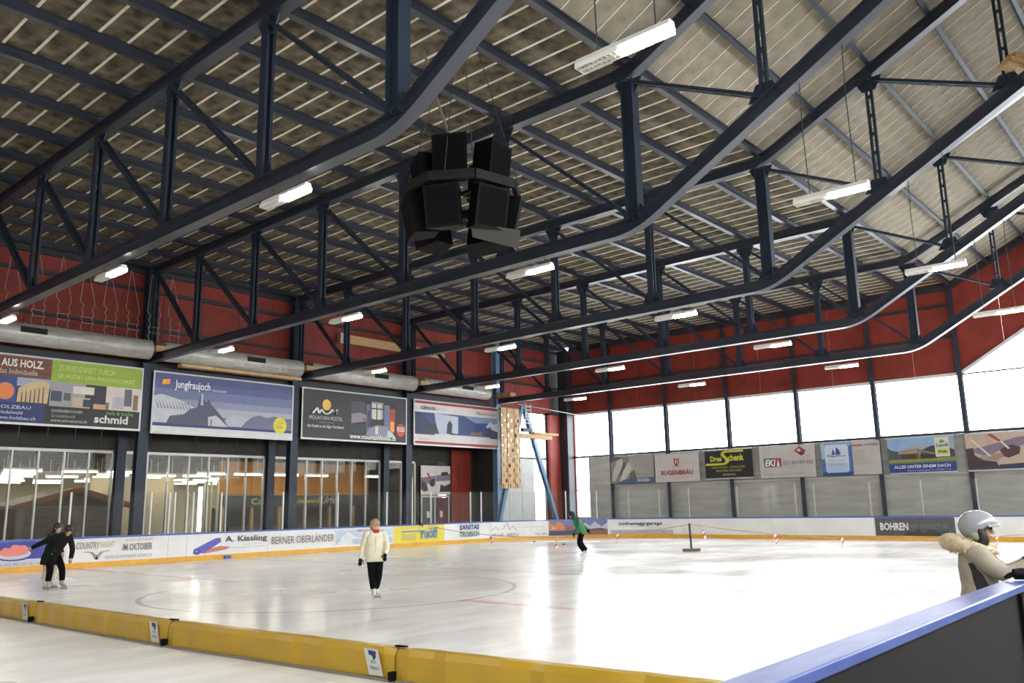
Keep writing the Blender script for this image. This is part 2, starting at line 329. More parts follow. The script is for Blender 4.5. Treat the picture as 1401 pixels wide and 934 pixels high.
# ------------------------------------------------------------------ roof trusses
ZB, ZT = 8.896, 13.115
def bz(y): return ZB + max(0, YK - y) * SLB
def tz(y): return ZT + max(0, YK - y) * SLT
def truss():
    t = thing('roof_truss', '', 'truss', (0, 0, 0))
    yr = PY[-1] - .6
    def chord(fz, ends, nm):
        m = MB(); a, k, b = (0, ends[0], fz(ends[0])), (0, YK, fz(YK)), (0, ends[1], fz(ends[1]))
        # rounded bend
        sl = (fz(YK - 1) - fz(YK)); p0, p1, p2 = Vector((0, YK + .6, fz(YK))), Vector((0, YK, fz(YK))), Vector((0, YK - .6, fz(YK) + .6 * sl))
        bend = [p0.lerp(p1, q / 8).lerp(p1.lerp(p2, q / 8), q / 8) for q in range(9)]
        m.isweep([a] + bend + [b], .30, .36, .03, .03)
        m.build(nm, STEEL, t)
    chord(tz, (38.0, yr), 'top_chord'); chord(bz, (37.3, yr), 'bottom_chord')
    def post(y, w, heavy):
        m = MB(); z0, z1 = bz(y) + .17, tz(y) - .17
        if heavy: m.ibeam((0, y, z0), (0, y, z1), .30, w, .03, .03, up=(0, 1, 0))
        else:
            for s in (-1, 1): m.beam((s * .10, y, z0), (s * .10, y, z1), .03, w, up=(0, 1, 0)); m.beam((s * .075, y - s * 0 - w / 2 + .01, z0), (s * .075, y - w / 2 + .01, z1), .05, .02, up=(0, 1, 0)); m.beam((s * .075, y + w / 2 - .01, z0), (s * .075, y + w / 2 - .01, z1), .05, .02, up=(0, 1, 0))
        m.build('post', STEELC, t)
    def dbl(y, w=.07):   # slender double post of the steep half
        m = MB(); z0, z1 = bz(y) + .17, tz(y) - .17
        for s in (-1, 1): m.beam((0, y + s * .07, z0), (0, y + s * .07, z1), .12, w, up=(0, 1, 0))
        for j in range(1, 6): zz = z0 + (z1 - z0) * j / 6; m.box(-.05, .05, y - .05, y + .05, zz - .05, zz + .05)
        m.build('post', STEELC, t)
    post(YK, .36, True)
    for i in range(1, 6): post(YK + PN * i, .24, False)
    post(36.95, .20, False)
    for y in PY: dbl(y)
    def diag(ya, yb):   # from top at ya to bottom at yb
        m = MB(); p = Vector((0, ya, tz(ya) - .2)); q = Vector((0, yb, bz(yb) + .2))
        for s in (-1, 1): m.beam(p, q, .09, .09, up=(1, 0, 0), off=s * .075)
        m.beam(p, q, .02, .05, up=(1, 0, 0), offs=0)
        for j in range(1, 8): c = p.lerp(q, j / 8); d = (q - p).normalized() * .07; m.beam(c - d, c + d, .08, .08, up=(1, 0, 0))
        m.build('diagonal', STEELC, t)
    for i in range(1, 7): diag(min(YK + PN * i, 36.9), YK + PN * (i - 1))
    ys = [YK] + PY
    for a, b in zip(ys, ys[1:]): diag(a, b)
    def gus(y, z, up):
        m = MB(); s = 1 if up else -1
        m.prism([(y - .42, z), (y + .42, z), (y + .2, z + s * .42), (y - .2, z + s * .42)], -.02, .02, fn=lambda a, b, c: (c, a, b)); m.build('gusset_plate', STEELC, t)
    for i in range(0, 6): gus(YK + PN * i, bz(YK) + .16, True); gus(YK + PN * i, tz(YK) - .16, False)
    for y in PY[:3]: gus(y, bz(y) + .15, True); gus(y, tz(y) - .15, False)
    return t
T0 = truss(); trs = [T0] + [dup(T0) for _ in range(7)]
tl = ['nearest roof truss of dark blue steel, crossing the upper left', 'second nearest blue steel roof truss, behind the hanging loudspeakers', 'middle blue steel roof truss of the five', 'fourth blue steel roof truss, second from the window wall', 'farthest blue steel roof truss, closest to the window wall', 'added blue steel roof truss beside the camera, outside the view', 'added blue steel roof truss behind the camera, outside the view', 'added rearmost blue steel roof truss, unseen far behind the camera']
TK = [0, 1, 2, 3, 4, -1, -2, -3]  # negative bays: unseen trusses added to carry the extra lamps
for k, t in enumerate(trs): t.location.x = TX(TK[k]); tag(t, tl[k], 'truss', 'roof trusses of the hall')
# ------------------------------------------------------------------ left wall: columns, red cladding, fascia
wl = sgroup('wall_left')
XC = [0.5 + 1.0 * i for i in range(0, 46)]
m = MB()
for i in range(24):
    a = .3 + 2.0 * i; b = min(a + 1.985, 47.9)
    if a < 47.5: MB().box(a, b, 38.0, 38.06, 8.45, ROOF).build('cladding_panel', RED, wl)
MB().box(.2, 48.9, 38.07, 38.2, 4.86, ROOF).build('wall_core', FASC, wl)
for z, h in ((12.28, .16), (10.45, .12), (ROOF - .36, .3)): MB().box(.2, 48.9, 37.86, 37.995, z - h / 2, z + h / 2).build('girt', DARKST, wl)
MB().box(.2, 41.0, 37.7, 37.995, 8.46, 8.86).build('eaves_beam', DARKST, wl)
MB().box(41.4, 47.2, 37.9, 37.995, 5.2, 5.32).build('girt', DARKST, wl)
for i in range(36):   # dark fascia boards above the glass front
    a = .3 + 1.16 * i; b = a + 1.145
    if b < 41.7: MB().box(a, b, 39.62, 39.68, 4.90, 8.5).build('fascia_board', FASC, wl)
MB().box(.2, 41.7, 38.21, 39.7, 8.5, 8.6).build('soffit', FASC, wl)
# columns
cl = ['blue steel column left of the mountain-castle banner', 'blue steel column between mountain-castle banner and black hostel banner', 'blue steel column between black hostel banner and red-edged ski banner', 'blue steel column right of the red-edged ski banner']
for k in range(0, 5):
    x = TX(k); t = thing('steel_column', cl[k - 1] if k else 'blue steel column left of the timber-house banner', 'column', (x, YW, 0), 'front columns along the left wall')
    MB().ibeam((x, YW, 0), (x, YW, ROOF - .35), .46, .40, .035, .03, up=(0, 1, 0)).build('shaft', STEELC if k < 4 else STEELB, t)
    MB().box(x - .34, x + .34, YW - .3, YW + .3, 0, .03).build('base_plate', STEEL, t)
for k in range(0, 4):
    x = TX(k); t = thing('facade_column', ['dark post in the glass front beside the wooden chalet, set back', 'dark post in the glass front before the orange panels, set back', 'dark post in the glass front left of the dark panes, set back'][k - 1] if k else 'dark post in the glass front left of the wooden chalet, set back', 'column', (x, 39.55, 0), 'set-back columns in the glass front')
    MB().ibeam((x, 39.5, 0), (x, 39.5, 8.4), .42, .32, .03, .03, up=(0, 1, 0)).build('shaft', STEELC, t)
    MB().box(x - .28, x + .28, 39.3, 39.7, 0, .03).build('base_plate', STEEL, t)
# glass front : windows
def glazing(nm, xa, xb, npan, z1=4.86, head2=True, dark=False):
    t = sgroup(nm)
    MB().box(xa, xb, 39.6, 39.72, z1 - .12, z1).build('head_rail', ALU, t)
    MB().box(xa, xb, 39.6, 39.72, 0, .12).build('sill_rail', ALU, t)
    w = (xb - xa) / npan
    for i in range(npan + 1): MB().box(xa + w * i - .035, xa + w * i + .035, 39.58, 39.72, .12, z1 - .12).build('mullion', ALU, t)
    for i in range(npan): MB().box(xa + w * i + .036, xa + w * (i + 1) - .036, 39.645, 39.665, .12, z1 - .12).build('pane', GLASS, t)
glazing('window_1', 2.2, 9.1, 6); glazing('window_2', 9.7, 17.1, 7); glazing('window_3', 17.7, 25.1, 7); glazing('window_4', 25.7, 33.1, 7); glazing('window_5', 33.7, 35.95, 2)
# dark wall part with doors next to the corner
MB().box(35.96, 38.0, 39.66, 39.8, 0, 4.86).build('dark_wall', FASC, wl)
MB().box(38.9, 41.4, 39.7, 39.85, 0, 8.5).build('dark_wall', FASC, wl)
for i in range(3): MB().box(39.0 + .62 * i, 39.6 + .62 * i, 39.4, 39.46, 0, 5.7).build('cladding_panel', RED, wl)
# ------------------------------------------------------------------ hall behind the glass
wi = sgroup('wall_hall_rear')
MB().box(0, 60, 62, 62.2, 0, 6.6).build('rear_wall', BEIGE, wi)
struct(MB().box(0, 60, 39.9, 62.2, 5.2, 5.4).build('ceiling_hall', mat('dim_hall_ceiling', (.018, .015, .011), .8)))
struct(MB().box(-.2, 0, 39.9, 62.2, 0, 6.5).build('wall_hall_side', BEIGE))
for i in range(7):
    y = 42.0 + 3.0 * i
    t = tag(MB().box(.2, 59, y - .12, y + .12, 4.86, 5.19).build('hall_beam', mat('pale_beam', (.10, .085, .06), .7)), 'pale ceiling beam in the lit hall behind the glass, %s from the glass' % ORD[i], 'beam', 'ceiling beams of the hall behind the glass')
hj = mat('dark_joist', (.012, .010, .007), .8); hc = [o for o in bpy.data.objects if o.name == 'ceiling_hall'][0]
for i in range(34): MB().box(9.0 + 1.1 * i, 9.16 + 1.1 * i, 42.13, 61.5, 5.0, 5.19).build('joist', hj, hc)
hl = None; ncol = 0
for r in range(6):
    y = 42.0 + 3.0 * r; cc_ = 0
    for c_ in range(18):
        x = 12.0 + 2.3 * c_ + (r % 3) * .8 + random.uniform(-.2, .2)
        if (c_ + r * 2) % 5 == 4: continue
        az = x / y
        if az < .24 or az > .86: continue
        cc_ += 1
        t = thing('hall_lamp', 'glowing lamp in the hall, %s row behind the glass, %s from left' % (ORD[r], ORD[cc_ - 1]), 'lamp', (x, y, 4.02), 'lamp rows in the hall behind the glass')
        if hl is None:
            MB().box(-.8, .8, -.09, .09, .0, .10).build('housing', LOUV, t, local=True); MB().box(-.78, .78, -.08, .08, -.07, -.001).build('lit_tube', TUBEI, t, local=True)
            MB().beam((-.6, 0, .1), (-.6, 0, .84), .02, .02).beam((.6, 0, .1), (.6, 0, .84), .02, .02).build('hanger', LOUV, t, local=True); hl = t
        else:
            for ch in hl.children: q = ch.copy(); C.objects.link(q); q.parent = t
# chalet kiosk
t = thing('chalet_kiosk', 'brown wooden chalet kiosk with gabled roof behind the glass', 'kiosk', (16.4, 43.4, 0))
for i in range(7): MB().box(14.3, 18.6, 42.4 + .002 * (i % 2), 42.5, .05 + .33 * i, .37 + .33 * i).build('plank', mat('grey_brown_board', (.17, .13, .10), .7, col2=(.13, .10, .08), stretch=(.4, 1, 5)), t)
MB().box(14.3, 14.4, 42.51, 45, 0, 2.36).box(18.5, 18.6, 42.51, 45, 0, 2.36).build('side_wall', WOODD, t)
MB().box(14.15, 14.45, 42.2, 42.39, 0, 2.30).build('corner_post', mat('weathered_post', (.24, .19, .14), .7), t); MB().box(18.35, 18.6, 42.2, 42.39, 0, 2.30).build('corner_post', mat('weathered_post', (.24, .19, .14), .7), t)
MB().prism([(14.3, 2.37), (18.6, 2.37), (16.5, 3.0)], 42.4, 42.5, fn=lambda a, b, c: (a, c, b)).build('gable', WOODD, t)
MB().hexa([(13.9, 41.6, 2.30), (16.5, 41.6, 3.05), (16.5, 45.4, 3.05), (13.9, 45.4, 2.30), (13.9, 41.6, 2.44), (16.5, 41.6, 3.20), (16.5, 45.4, 3.20), (13.9, 45.4, 2.44)]).build('roof_slope', mat('grey_shingle', (.22, .19, .16), .8), t)
MB().hexa([(16.5, 41.6, 3.05), (19.0, 41.6, 2.30), (19.0, 45.4, 2.30), (16.5, 45.4, 3.05), (16.5, 41.6, 3.20), (19.0, 41.6, 2.44), (19.0, 45.4, 2.44), (16.5, 45.4, 3.20)]).build('roof_slope', mat('grey_shingle', (.22, .19, .16), .8), t)
bb = mat('orange_brown_bargeboard', (.30, .11, .05), .6)
MB().beam((13.85, 41.55, 2.34), (16.5, 41.55, 3.12), .08, .26).build('bargeboard', bb, t); MB().beam((16.5, 41.55, 3.12), (19.05, 41.55, 2.34), .08, .26).build('bargeboard', bb, t)
# beige partition and the orange and grey cafe front
tag(MB().box(18.8, 23.4, 46.0, 46.15, 0, 3.9).build('partition_panel', BEIGE), 'tall beige partition in the hall, right of the chalet', 'partition')
tag(MB().box(2.0, 13.0, 48.0, 48.15, 0, 4.2).build('partition_panel', BEIGE), 'wide beige partition in the hall, left of the chalet roof', 'partition')
t = thing('cafe_front', 'cafe front with orange upper band and dark band with yellow lettering', 'shop front', (31, 44.3, 0))
for i in range(6): MB().box(25.2 + 2.06 * i, 27.24 + 2.06 * i, 44.2, 44.35, 2.9, 4.84).build('orange_panel', ORANGE, t)
db = MB().box(25.2, 37.6, 44.1, 44.35, 2.2, 2.88).build('sign_band', DGREY, t)
mb = MB(); fn = lambda u, v, o: (u, 44.1 - o, v)
put_text(mb, fn, 'Grindelwald', 29.3, 32.0, 2.40, 2.72, bold=.02); mb.build('lettering', pm(196, 180, 40), db)
mb = MB(); put_text(mb, fn, 'Cafe', 27.2, 28.4, 2.36, 2.72); mb.build('lettering', pm(205, 200, 180), db); mb = MB(); put_text(mb, fn, 'Urfer', 32.15, 33.6, 2.34, 2.86, shear=.35); mb.build('lettering', pm(205, 200, 180), db)
for i in range(7): MB().box(25.4 + 1.85 * i, 25.55 + 1.85 * i, 44.12, 44.3, 0, 2.2).build('wood_post', WOOD, t)
MB().box(25.2, 37.6, 44.9, 45, 0, 2.2).build('rear_panel', mat('dim_brown', (.07, .06, .05), .7), t)
MB().box(26.0, 37.4, 44.4, 44.6, 0, 1.1).build('counter', mat('dim_counter', (.13, .11, .09), .6), t)
for i, x in enumerate((23.6, 24.0, 24.4)):
    tag(MB().box(x, x + .12, 43, 43.12, 0, 3.6).build('hall_post', mat('cream_post', (.55, .50, .36), .6)), 'cream post in the hall beside the cafe front, %s from left' % ORD[i], 'post', 'cream posts beside the cafe front')
tag(MB().box(24.75, 25.0, 45.6, 45.7, .9, 3.4).build('lit_wall_panel', mat('lit_panel', (1, .97, .88), .5, emit=6)), 'narrow glowing light panel upright between cream posts', 'light panel')
tag(MB().box(35.98, 36.1, 41, 48, 0, 5).build('hall_partition', FASC), 'dark partition behind the right end of the glass front', 'partition')
# poster and door beside the corner
t = sgroup('door_1'); MB().box(36.4, 38.9, 39.5, 39.6, 2.62, 2.74).build('lintel', ALU, t)
for x in (36.4, 37.55, 38.8): MB().box(x, x + .1, 39.5, 39.6, 0, 2.62).build('jamb', ALU, t)
for x, mm in ((36.5, DGREY), (37.65, mat('dark_red_door', (.10, .02, .02), .5))):
    d = MB().box(x, x + 1.05 if x < 37 else x + 1.14, 39.53, 39.57, .05, 2.61).build('door_leaf', mm, t); MB().box(x + .4, x + .65, 39.515, 39.528, 1.35, 1.75).build('notice', PALE, d)
# ------------------------------------------------------------------ banners on the left wall
BY = 37.16
def banner(xa, xb, z0, z1, label, back):
    t = thing('advert_banner', label, 'banner', ((xa + xb) / 2, BY, z0), 'large banners along the left wall')
    p = MB().box(xa, xb, BY, BY + .05, z0, z1).build('sheet', back, t)
    f = MB()
    for a in ((xa, xb, z0 - .09, z0), (xa, xb, z1, z1 + .07)): MB().box(a[0], a[1], BY - .03, BY + .07, a[2], a[3]).build('frame_bar', ALU, t)
    for a in (xa, xb - .07): MB().box(a, a + .07, BY - .03, BY - .001, z0, z1).build('frame_bar', ALU, t)
    return p, (lambda u, v, o: (xa + .07 + u * (xb - xa - .14), BY - o, z0 + v * (z1 - z0)))
def prt(p, fn, items, name='printed_picture'):
    mats = []; mb = MB()
    for i, it in enumerate(items):
        c = it[0]; mm = pm(*c)
        if mm not in mats: mats.append(mm)
        k = mats.index(mm); off = .004 + .0012 * i
        if len(it) == 5: put_rect(mb, fn, it[1], it[2], it[3], it[4], k, off)
        else: put_poly(mb, fn, it[1], k, off)
    return mb.build(name, mats, p)
def lett(p, fn, items, off=.05):
    for it in items:
        mb = MB(); put_text(mb, fn, it[1], it[2], it[3], it[4], it[5], off=off, bold=it[6] if len(it) > 6 else 0.0, shear=it[7] if len(it) > 7 else 0)
        mb.build('lettering', pm(*it[0]), p)
# 1 timber house / joinery
p, fn = banner(9.75, 17.15, 5.68, 8.38, 'timber-house banner with brown, lime green, blue and black fields', pm(40, 38, 38))
R = random.Random(3)
it = [((112, 66, 52), 0, .475, .68, 1), ((98, 56, 44), 0, .475, .74, .78), ((98, 56, 44), 0, .475, .90, .93), ((146, 170, 58), .475, 1, .66, 1), ((30, 66, 130), 0, .30, .30, .68), ((214, 120, 60), ell(.245, .46, .045, .13, 14)), ((150, 160, 180), .30, .475, .55, .68), ((196, 170, 128), [(.305, .31), (.465, .31), (.472, .60), (.44, .66), (.37, .62), (.31, .52)])]
for i in range(6): a = .325 + .022 * i; it.append(((110, 82, 58), [(a, .31), (a + .009, .31), (a + .007, .46 + .02 * i), (a + .002, .46 + .02 * i)]))
it += [((28, 34, 92), 0, .455, 0, .30), ((24, 22, 24), .455, 1, 0, .28), ((150, 146, 152), .475, .67, .28, .66), ((60, 64, 82), .48, .54, .36, .52), ((72, 86, 62), .55, .59, .38, .5), ((186, 164, 140), .60, .70, .28, .44), ((210, 200, 186), .60, .72, .5, .62), ((42, 48, 70), .66, .70, .3, .42), ((34, 36, 52), .72, .79, .36, .62), ((196, 150, 110), .72, .79, .28, .36), ((206, 190, 182), .79, 1, .28, .66), ((176, 168, 180), .83, .90, .30, .5), ((92, 92, 98), .90, .945, .36, .64), ((120, 100, 84), .955, .985, .3, .55), ((96, 112, 92), .79, .81, .28, .4)]
prt(p, fn, it)
lett(p, fn, [((226, 214, 200), 'AUS HOLZ.', .21, .43, .83, .95, .03), ((200, 184, 168), 'das Individuelle', .2, .40, .72, .80), ((196, 208, 120), 'ZUFRIEDENHEIT DURCH', .51, .83, .84, .93, .01), ((196, 208, 120), 'QUALITÄT UND PERSÖNLICHKEIT', .51, .96, .72, .81, .01), ((190, 196, 214), 'HOLZBAU', .2, .38, .20, .25), ((190, 196, 214), 'Grindelwald', .2, .34, .12, .17), ((190, 196, 214), 'www.holzbau.ch', .2, .41, .04, .09), ((190, 188, 186), 'SCHREINEREI KÜCHEN', .49, .66, .19, .24), ((150, 148, 146), 'Grindelwald', .49, .62, .11, .16), ((190, 188, 186), 'www.schreinerei.ch', .49, .69, .04, .09), ((130, 170, 90), 'holz & küche', .80, .96, .20, .26), ((208, 206, 204), 'schmid', .73, .93, .06, .19, .03)])
# 2 mountain castle
p, fn = banner(17.62, 25.15, 5.62, 8.34, 'wide banner with snowy mountain castle, white lettering and yellow disc', pm(92, 100, 140))
it = [((74, 82, 128), 0, 1, .86, 1), ((84, 92, 136), 0, 1, .74, .86), ((108, 114, 150), 0, 1, .58, .74), ((136, 140, 166), 0, 1, .46, .58), ((166, 166, 180), 0, 1, .3, .46),
      ((190, 190, 196), [(0, .16), (0, .60), (.05, .64), (.12, .60), (.2, .54), (.26, .46), (.34, .30), (.34, .16)])]
for i in range(11): a = .01 + .021 * i; it.append(((92, 94, 112), [(a, .56 - .006 * i), (a + .028, .40), (a + .02, .40), (a + .004, .52)]))
it += [((178, 180, 190), [(.45, .16), (.5, .30), (.56, .37), (.62, .34), (.7, .3), (.75, .16)]), ((106, 108, 130), [(.60, .14), (.64, .26), (.69, .36), (.74, .40), (.8, .36), (.86, .40), (.93, .36), (1, .38), (1, .14)]),
       ((78, 80, 100), [(.08, .12), (.11, .28), (.2, .32), (.24, .42), (.29, .46), (.30, .62), (.315, .72), (.33, .60), (.35, .56), (.37, .62), (.385, .52), (.42, .44), (.47, .30), (.52, .12)]),
       ((178, 178, 184), [(.31, .5), (.312, .70), (.325, .70), (.328, .5)]), ((188, 188, 192), [(.37, .12), (.365, .30), (.42, .34), (.46, .26), (.52, .12)]), ((96, 96, 112), [(.385, .26), (.395, .26), (.392, .14), (.385, .14)]),
       ((52, 44, 110), 0, 1, .10, .145), ((206, 206, 204), 0, 1, 0, .10), ((222, 204, 60), ell(.905, .235, .053, .155, 28)), ((232, 160, 50), [(.045, .80), (.095, .82), (.10, .91), (.05, .89)])]
prt(p, fn, it)
lett(p, fn, [((236, 236, 240), 'Jungfraujoch', .13, .37, .72, .90, .01), ((220, 220, 228), 'TOP OF EUROPE', .385, .485, .75, .79), ((150, 130, 40), 'TOP', .885, .925, .25, .30), ((150, 130, 40), 'OFFER', .88, .93, .18, .23)])
# 3 hostel
p, fn = banner(25.68, 33.05, 5.74, 8.34, 'black hostel banner with yellow disc logo and room photograph', pm(42, 42, 46))
it = [((30, 30, 34), .445, .90, .10, .86), ((70, 70, 76), .445, .58, .5, .84), ((132, 132, 138), [(.445, .36), (.59, .42), (.59, .56), (.53, .60), (.445, .56)]), ((48, 48, 54), .445, .58, .16, .34), ((150, 40, 50), .56, .585, .44, .5), ((96, 96, 120), .59, .63, .2, .8), ((150, 150, 158), .64, .76, .5, .86), ((200, 196, 180), .65, .74, .48, .82), ((46, 46, 60), .64, .76, .70, .73), ((46, 46, 60), .69, .70, .46, .84), ((60, 60, 96), .60, .64, .3, .66), ((110, 112, 140), .77, .83, .3, .82), ((160, 60, 30), .83, .885, .26, .74), ((232, 160, 60), .835, .875, .22, .46), ((134, 134, 150), [(.58, .12), (.62, .28), (.70, .36), (.80, .34), (.86, .22), (.82, .10)]), ((206, 206, 206), .68, .71, .16, .32), ((196, 196, 200), [(.80, .12), (.81, .26), (.86, .2), (.89, .1)]),
      ((196, 60, 52), ell(.945, .28, .046, .145, 24)), ((214, 190, 186), .905, .985, .25, .35), ((230, 176, 60), ell(.21, .70, .04, .115, 24))]
prt(p, fn, it)
mb = MB(); fo = lambda u, v, o: fn(u, v, .05)
stroke(mb, fo, [(.085, .50), (.125, .63), (.14, .51), (.165, .60), (.185, .53), (.21, .50), (.24, .54), (.262, .62), (.275, .56), (.295, .60), (.285, .50), (.305, .62)], .018)
mb.build('logo', pm(226, 226, 222), p)
lett(p, fn, [((190, 190, 190), 'MOUNTAIN HOSTEL', .055, .36, .38, .46), ((130, 130, 132), 'GRINDELWALD', .14, .28, .31, .35), ((200, 200, 200), 'das Hostel an der Eiger Nordwand', .04, .37, .20, .28, .02, .2), ((232, 232, 226), 'www.mountainhostel.ch', .43, .89, .03, .14, .02, .15), ((150, 40, 36), 'AKTION', .915, .975, .27, .33)])
# 4 ski
p, fn = banner(33.62, 41.15, 5.76, 8.36, 'red-edged banner with white strips and blue winter mountain photograph', pm(206, 200, 198))
it = [((150, 40, 36), 0, 1, .94, 1), ((150, 40, 36), 0, 1, 0, .06), ((40, 62, 116), 0, 1, .22, .74), ((28, 40, 78), [(0, .74), (.06, .72), (.2, .44), (.22, .22), (0, .22)]), ((176, 184, 200), [(.22, .74), (.5, .70), (.5, .3), (.44, .22), (.28, .24), (.24, .46)]), ((38, 44, 60), [(.16, .26), (.19, .48), (.24, .50), (.26, .32), (.24, .24)]), ((24, 26, 38), [(.36, .28), (.37, .50), (.40, .60), (.43, .50), (.42, .26)]), ((24, 34, 66), [(.38, .22), (.42, .30), (.52, .26), (.52, .22)]), ((30, 52, 108), [(.52, .7), (.56, .70), (.68, .58), (.8, .52), (.8, .34), (.52, .28)]), ((116, 140, 176), [(.56, .74), (1, .74), (1, .56), (.86, .60), (.72, .58)]), ((190, 198, 212), [(.84, .5), (.9, .64), (.95, .58), (1, .62), (1, .4)]), ((110, 92, 70), [(.65, .26), (.66, .38), (.72, .34), (.78, .40), (.82, .28)]), ((40, 40, 60), [(.86, .22), (.87, .46), (.9, .52), (.93, .40), (.94, .22)]), ((200, 204, 212), .22, .90, .20, .25)]
prt(p, fn, it)
lett(p, fn, [((70, 60, 60), 'GENUSS', .06, .23, .80, .88, .03), ((190, 186, 184), 'TOTAL', .26, .36, .80, .87), ((170, 70, 64), 'Männlichen', .72, .97, .79, .87, 0, .2), ((190, 120, 116), 'www.maennlichen.ch', .04, .15, .10, .14)])
# door poster
t = thing('door_poster', 'white poster of cable car and slope above the corner door', 'poster', (37.6, 39.45, 2.8)); p = MB().box(36.3, 38.9, 39.42, 39.46, 2.78, 4.62).build('sheet', pm(206, 198, 192), t)
fn = lambda u, v, o: (36.3 + u * 2.6, 39.42 - o, 2.78 + v * 1.84)
prt(p, fn, [((120, 104, 124), [(0, .30), (0, .58), (.5, .66), (1, .74), (1, .5), (.5, .46)]), ((60, 40, 44), [(.28, .34), (.3, .5), (.46, .56), (.47, .34), (.38, .26)]), ((62, 46, 48), [(0, .2), (.04, .5), (.2, .34), (.24, .14), (.1, .1)]), ((56, 40, 44), [(.62, .1), (.66, .36), (.8, .3), (1, .4), (1, .1)]), ((48, 40, 44), [(.66, .66), (.70, .78), (.9, .80), (.94, .68)]), ((170, 60, 40), [(.18, .74), (.24, .76), (.36, .5), (.32, .48)]), ((170, 166, 164), .49, .505, 0, 1)])
# ------------------------------------------------------------------ end wall with the window band
we = sgroup('wall_end')
ym = [YM - MS * j for j in range(9)]
def colz(y): return roofz(y) - .32
for j, y in enumerate(ym):
    if y < YR: break
    MB().ibeam((XE - .1, y, 0), (XE - .1, y, colz(y)), .24, .26, .025, .02, up=(1, 0, 0)).build('wall_column', STEELC, we)
ybs = [37.3] + [y for y in ym if y > YR] + [YR]
def slopez(y): return 8.55 + max(0, 10.95 - y) * .60
wn = 10
for a, b in zip(ybs, ybs[1:]):
    # red cladding above the windows
    n_ = 2
    for i in range(n_):
        y0 = a + (b - a) * i / n_; y1 = a + (b - a) * (i + 1) / n_ + .012
        P = [(y0, slopez(y0)), (y1, slopez(y1)), (y1, roofz(y1) + .09), (y0, roofz(y0) + .09)]
        if YK < y0 and YK > y1: P = [(y0, slopez(y0)), (y1, slopez(y1)), (y1, roofz(y1) + .09), (YK, ROOF + .09), (y0, roofz(y0) + .09)]
        MB().prism(P, XE, XE + .06, fn=lambda u, v, o: (o, u, v)).build('cladding_panel', RED, we)
    MB().beam((XE - .06, a, slopez(a) - .05), (XE - .06, b, slopez(b) - .05), .12, .16).build('head_rail', PALE, we)
    MB().box(XE - .2, XE - .02, b, a, 5.30, 5.44).build('window_sill', DARKST, we)
    # windows
    w = struct(bpy.data.objects.new('window_%d' % wn, None)); C.objects.link(w); wn += 1
    ca, cb = a - .12, b + .12; mb = MB(); k = max(2, int((ca - cb) / .055))
    for i in range(k):
        y0 = ca + (cb - ca) * i / k; y1 = ca + (cb - ca) * (i + 1) / k
        x0_ = XE + .035 + .022 * math.cos(i * PI / 2); x1_ = XE + .035 + .022 * math.cos((i + 1) * PI / 2)
        mb.face([(x0_, y0, 5.44), (x1_, y1, 5.44), (x1_, y1, slopez(y1) - .1), (x0_, y0, slopez(y0) - .1)])
    mb.build('corrugated_pane', POLY, w)
    if a < 12: MB().box(XE - .14, XE - .06, b, a, 8.42, 8.5).build('tie_bar', STEEL, w)
    # grey panels below the signs
    if a < 37:
        n_ = 3
        for i in range(n_):
            y0 = a + (b - a) * i / n_; y1 = a + (b - a) * (i + 1) / n_ + .004
            MB().box(XE + .0, XE + .05, y1, y0, 0, 5.3).build('wall_panel', GREYP, we)
        MB().box(XE - .06, XE - .005, b, a, 3.18, 3.28).build('sign_rail', ALU, we)
for z in (12.36, 10.6): MB().box(XE - .1, XE - .005, YK, 37.3, z - .07, z + .07).build('girt', DARKST, we)
MB().beam((XE - .06, YK, ROOF - .2), (XE - .06, YR, roofz(YR) - .2), .12, .3).build('girt', DARKST, we); MB().box(XE - .12, XE, YK, 37.3, ROOF - .4, ROOF - .06).build('girt', DARKST, we)
# corner bay of the end wall : bright door strip and grey panel
MB().box(XE, XE + .05, 33.86, 35.84, 0, 5.3).build('wall_panel', GREYP, we)
MB().box(XE - .02, XE + .05, 35.85, 37.0, 2.98, 3.04).build('glazing_bar', ALU, we); MB().box(XE, XE + .05, 35.85, 37.0, 0, 1.12).build('wall_panel', GREYP, we)
w = sgroup('window_30'); MB().box(XE + .01, XE + .03, 35.86, 36.99, 1.13, 5.3).build('pane', POLY, w)
# corner pier
tag(MB().box(48.6, 49.35, 37.05, 37.85, 0, ROOF - .3).build('corner_column', DARKST), 'dark steel column standing in the corner of the hall', 'column')
MB().box(47.35, 48.55, 37.7, 37.95, 0, 8.44).build('corner_cladding', RED, wl); MB().box(49.36, 49.6, 36.98, 38.0, 0, 8.6).build('corner_cladding', RED, we)
# last bay of the left wall: corrugated window, grey door panel, bright gap
w = sgroup('window_31'); mb = MB(); k = 100
for i in range(k):
    a = 41.7 + 5.5 * i / k; b = 41.7 + 5.5 * (i + 1) / k; ya = 37.98 + .022 * math.cos(i * PI / 2); yb = 37.98 + .022 * math.cos((i + 1) * PI / 2)
    mb.face([(a, ya, 5.33), (b, yb, 5.33), (b, yb, 8.4), (a, ya, 8.4)])
o = mb.build('corrugated_pane', POLY, w)
for i in range(19): MB().box(41.75 + .29 * i, 41.84 + .29 * i, 37.90, 37.95, 5.33, 8.4).build('glazing_rib', ALU, w)
w2 = sgroup('window_32'); MB().box(45.72, 47.2, 37.97, 37.99, 1.0, 5.2).build('pane', POLY, w2); MB().box(45.72, 47.2, 37.93, 37.96, .0, .99).build('wall_panel', GREYP, w2)
d = sgroup('door_2')
for i, x in enumerate((41.7, 43.05, 44.4)): MB().box(x, x + 1.31, 37.93, 37.99, 0, 5.2).build('door_leaf', mat('pale_grey_door', (.50, .51, .49), .5), d)
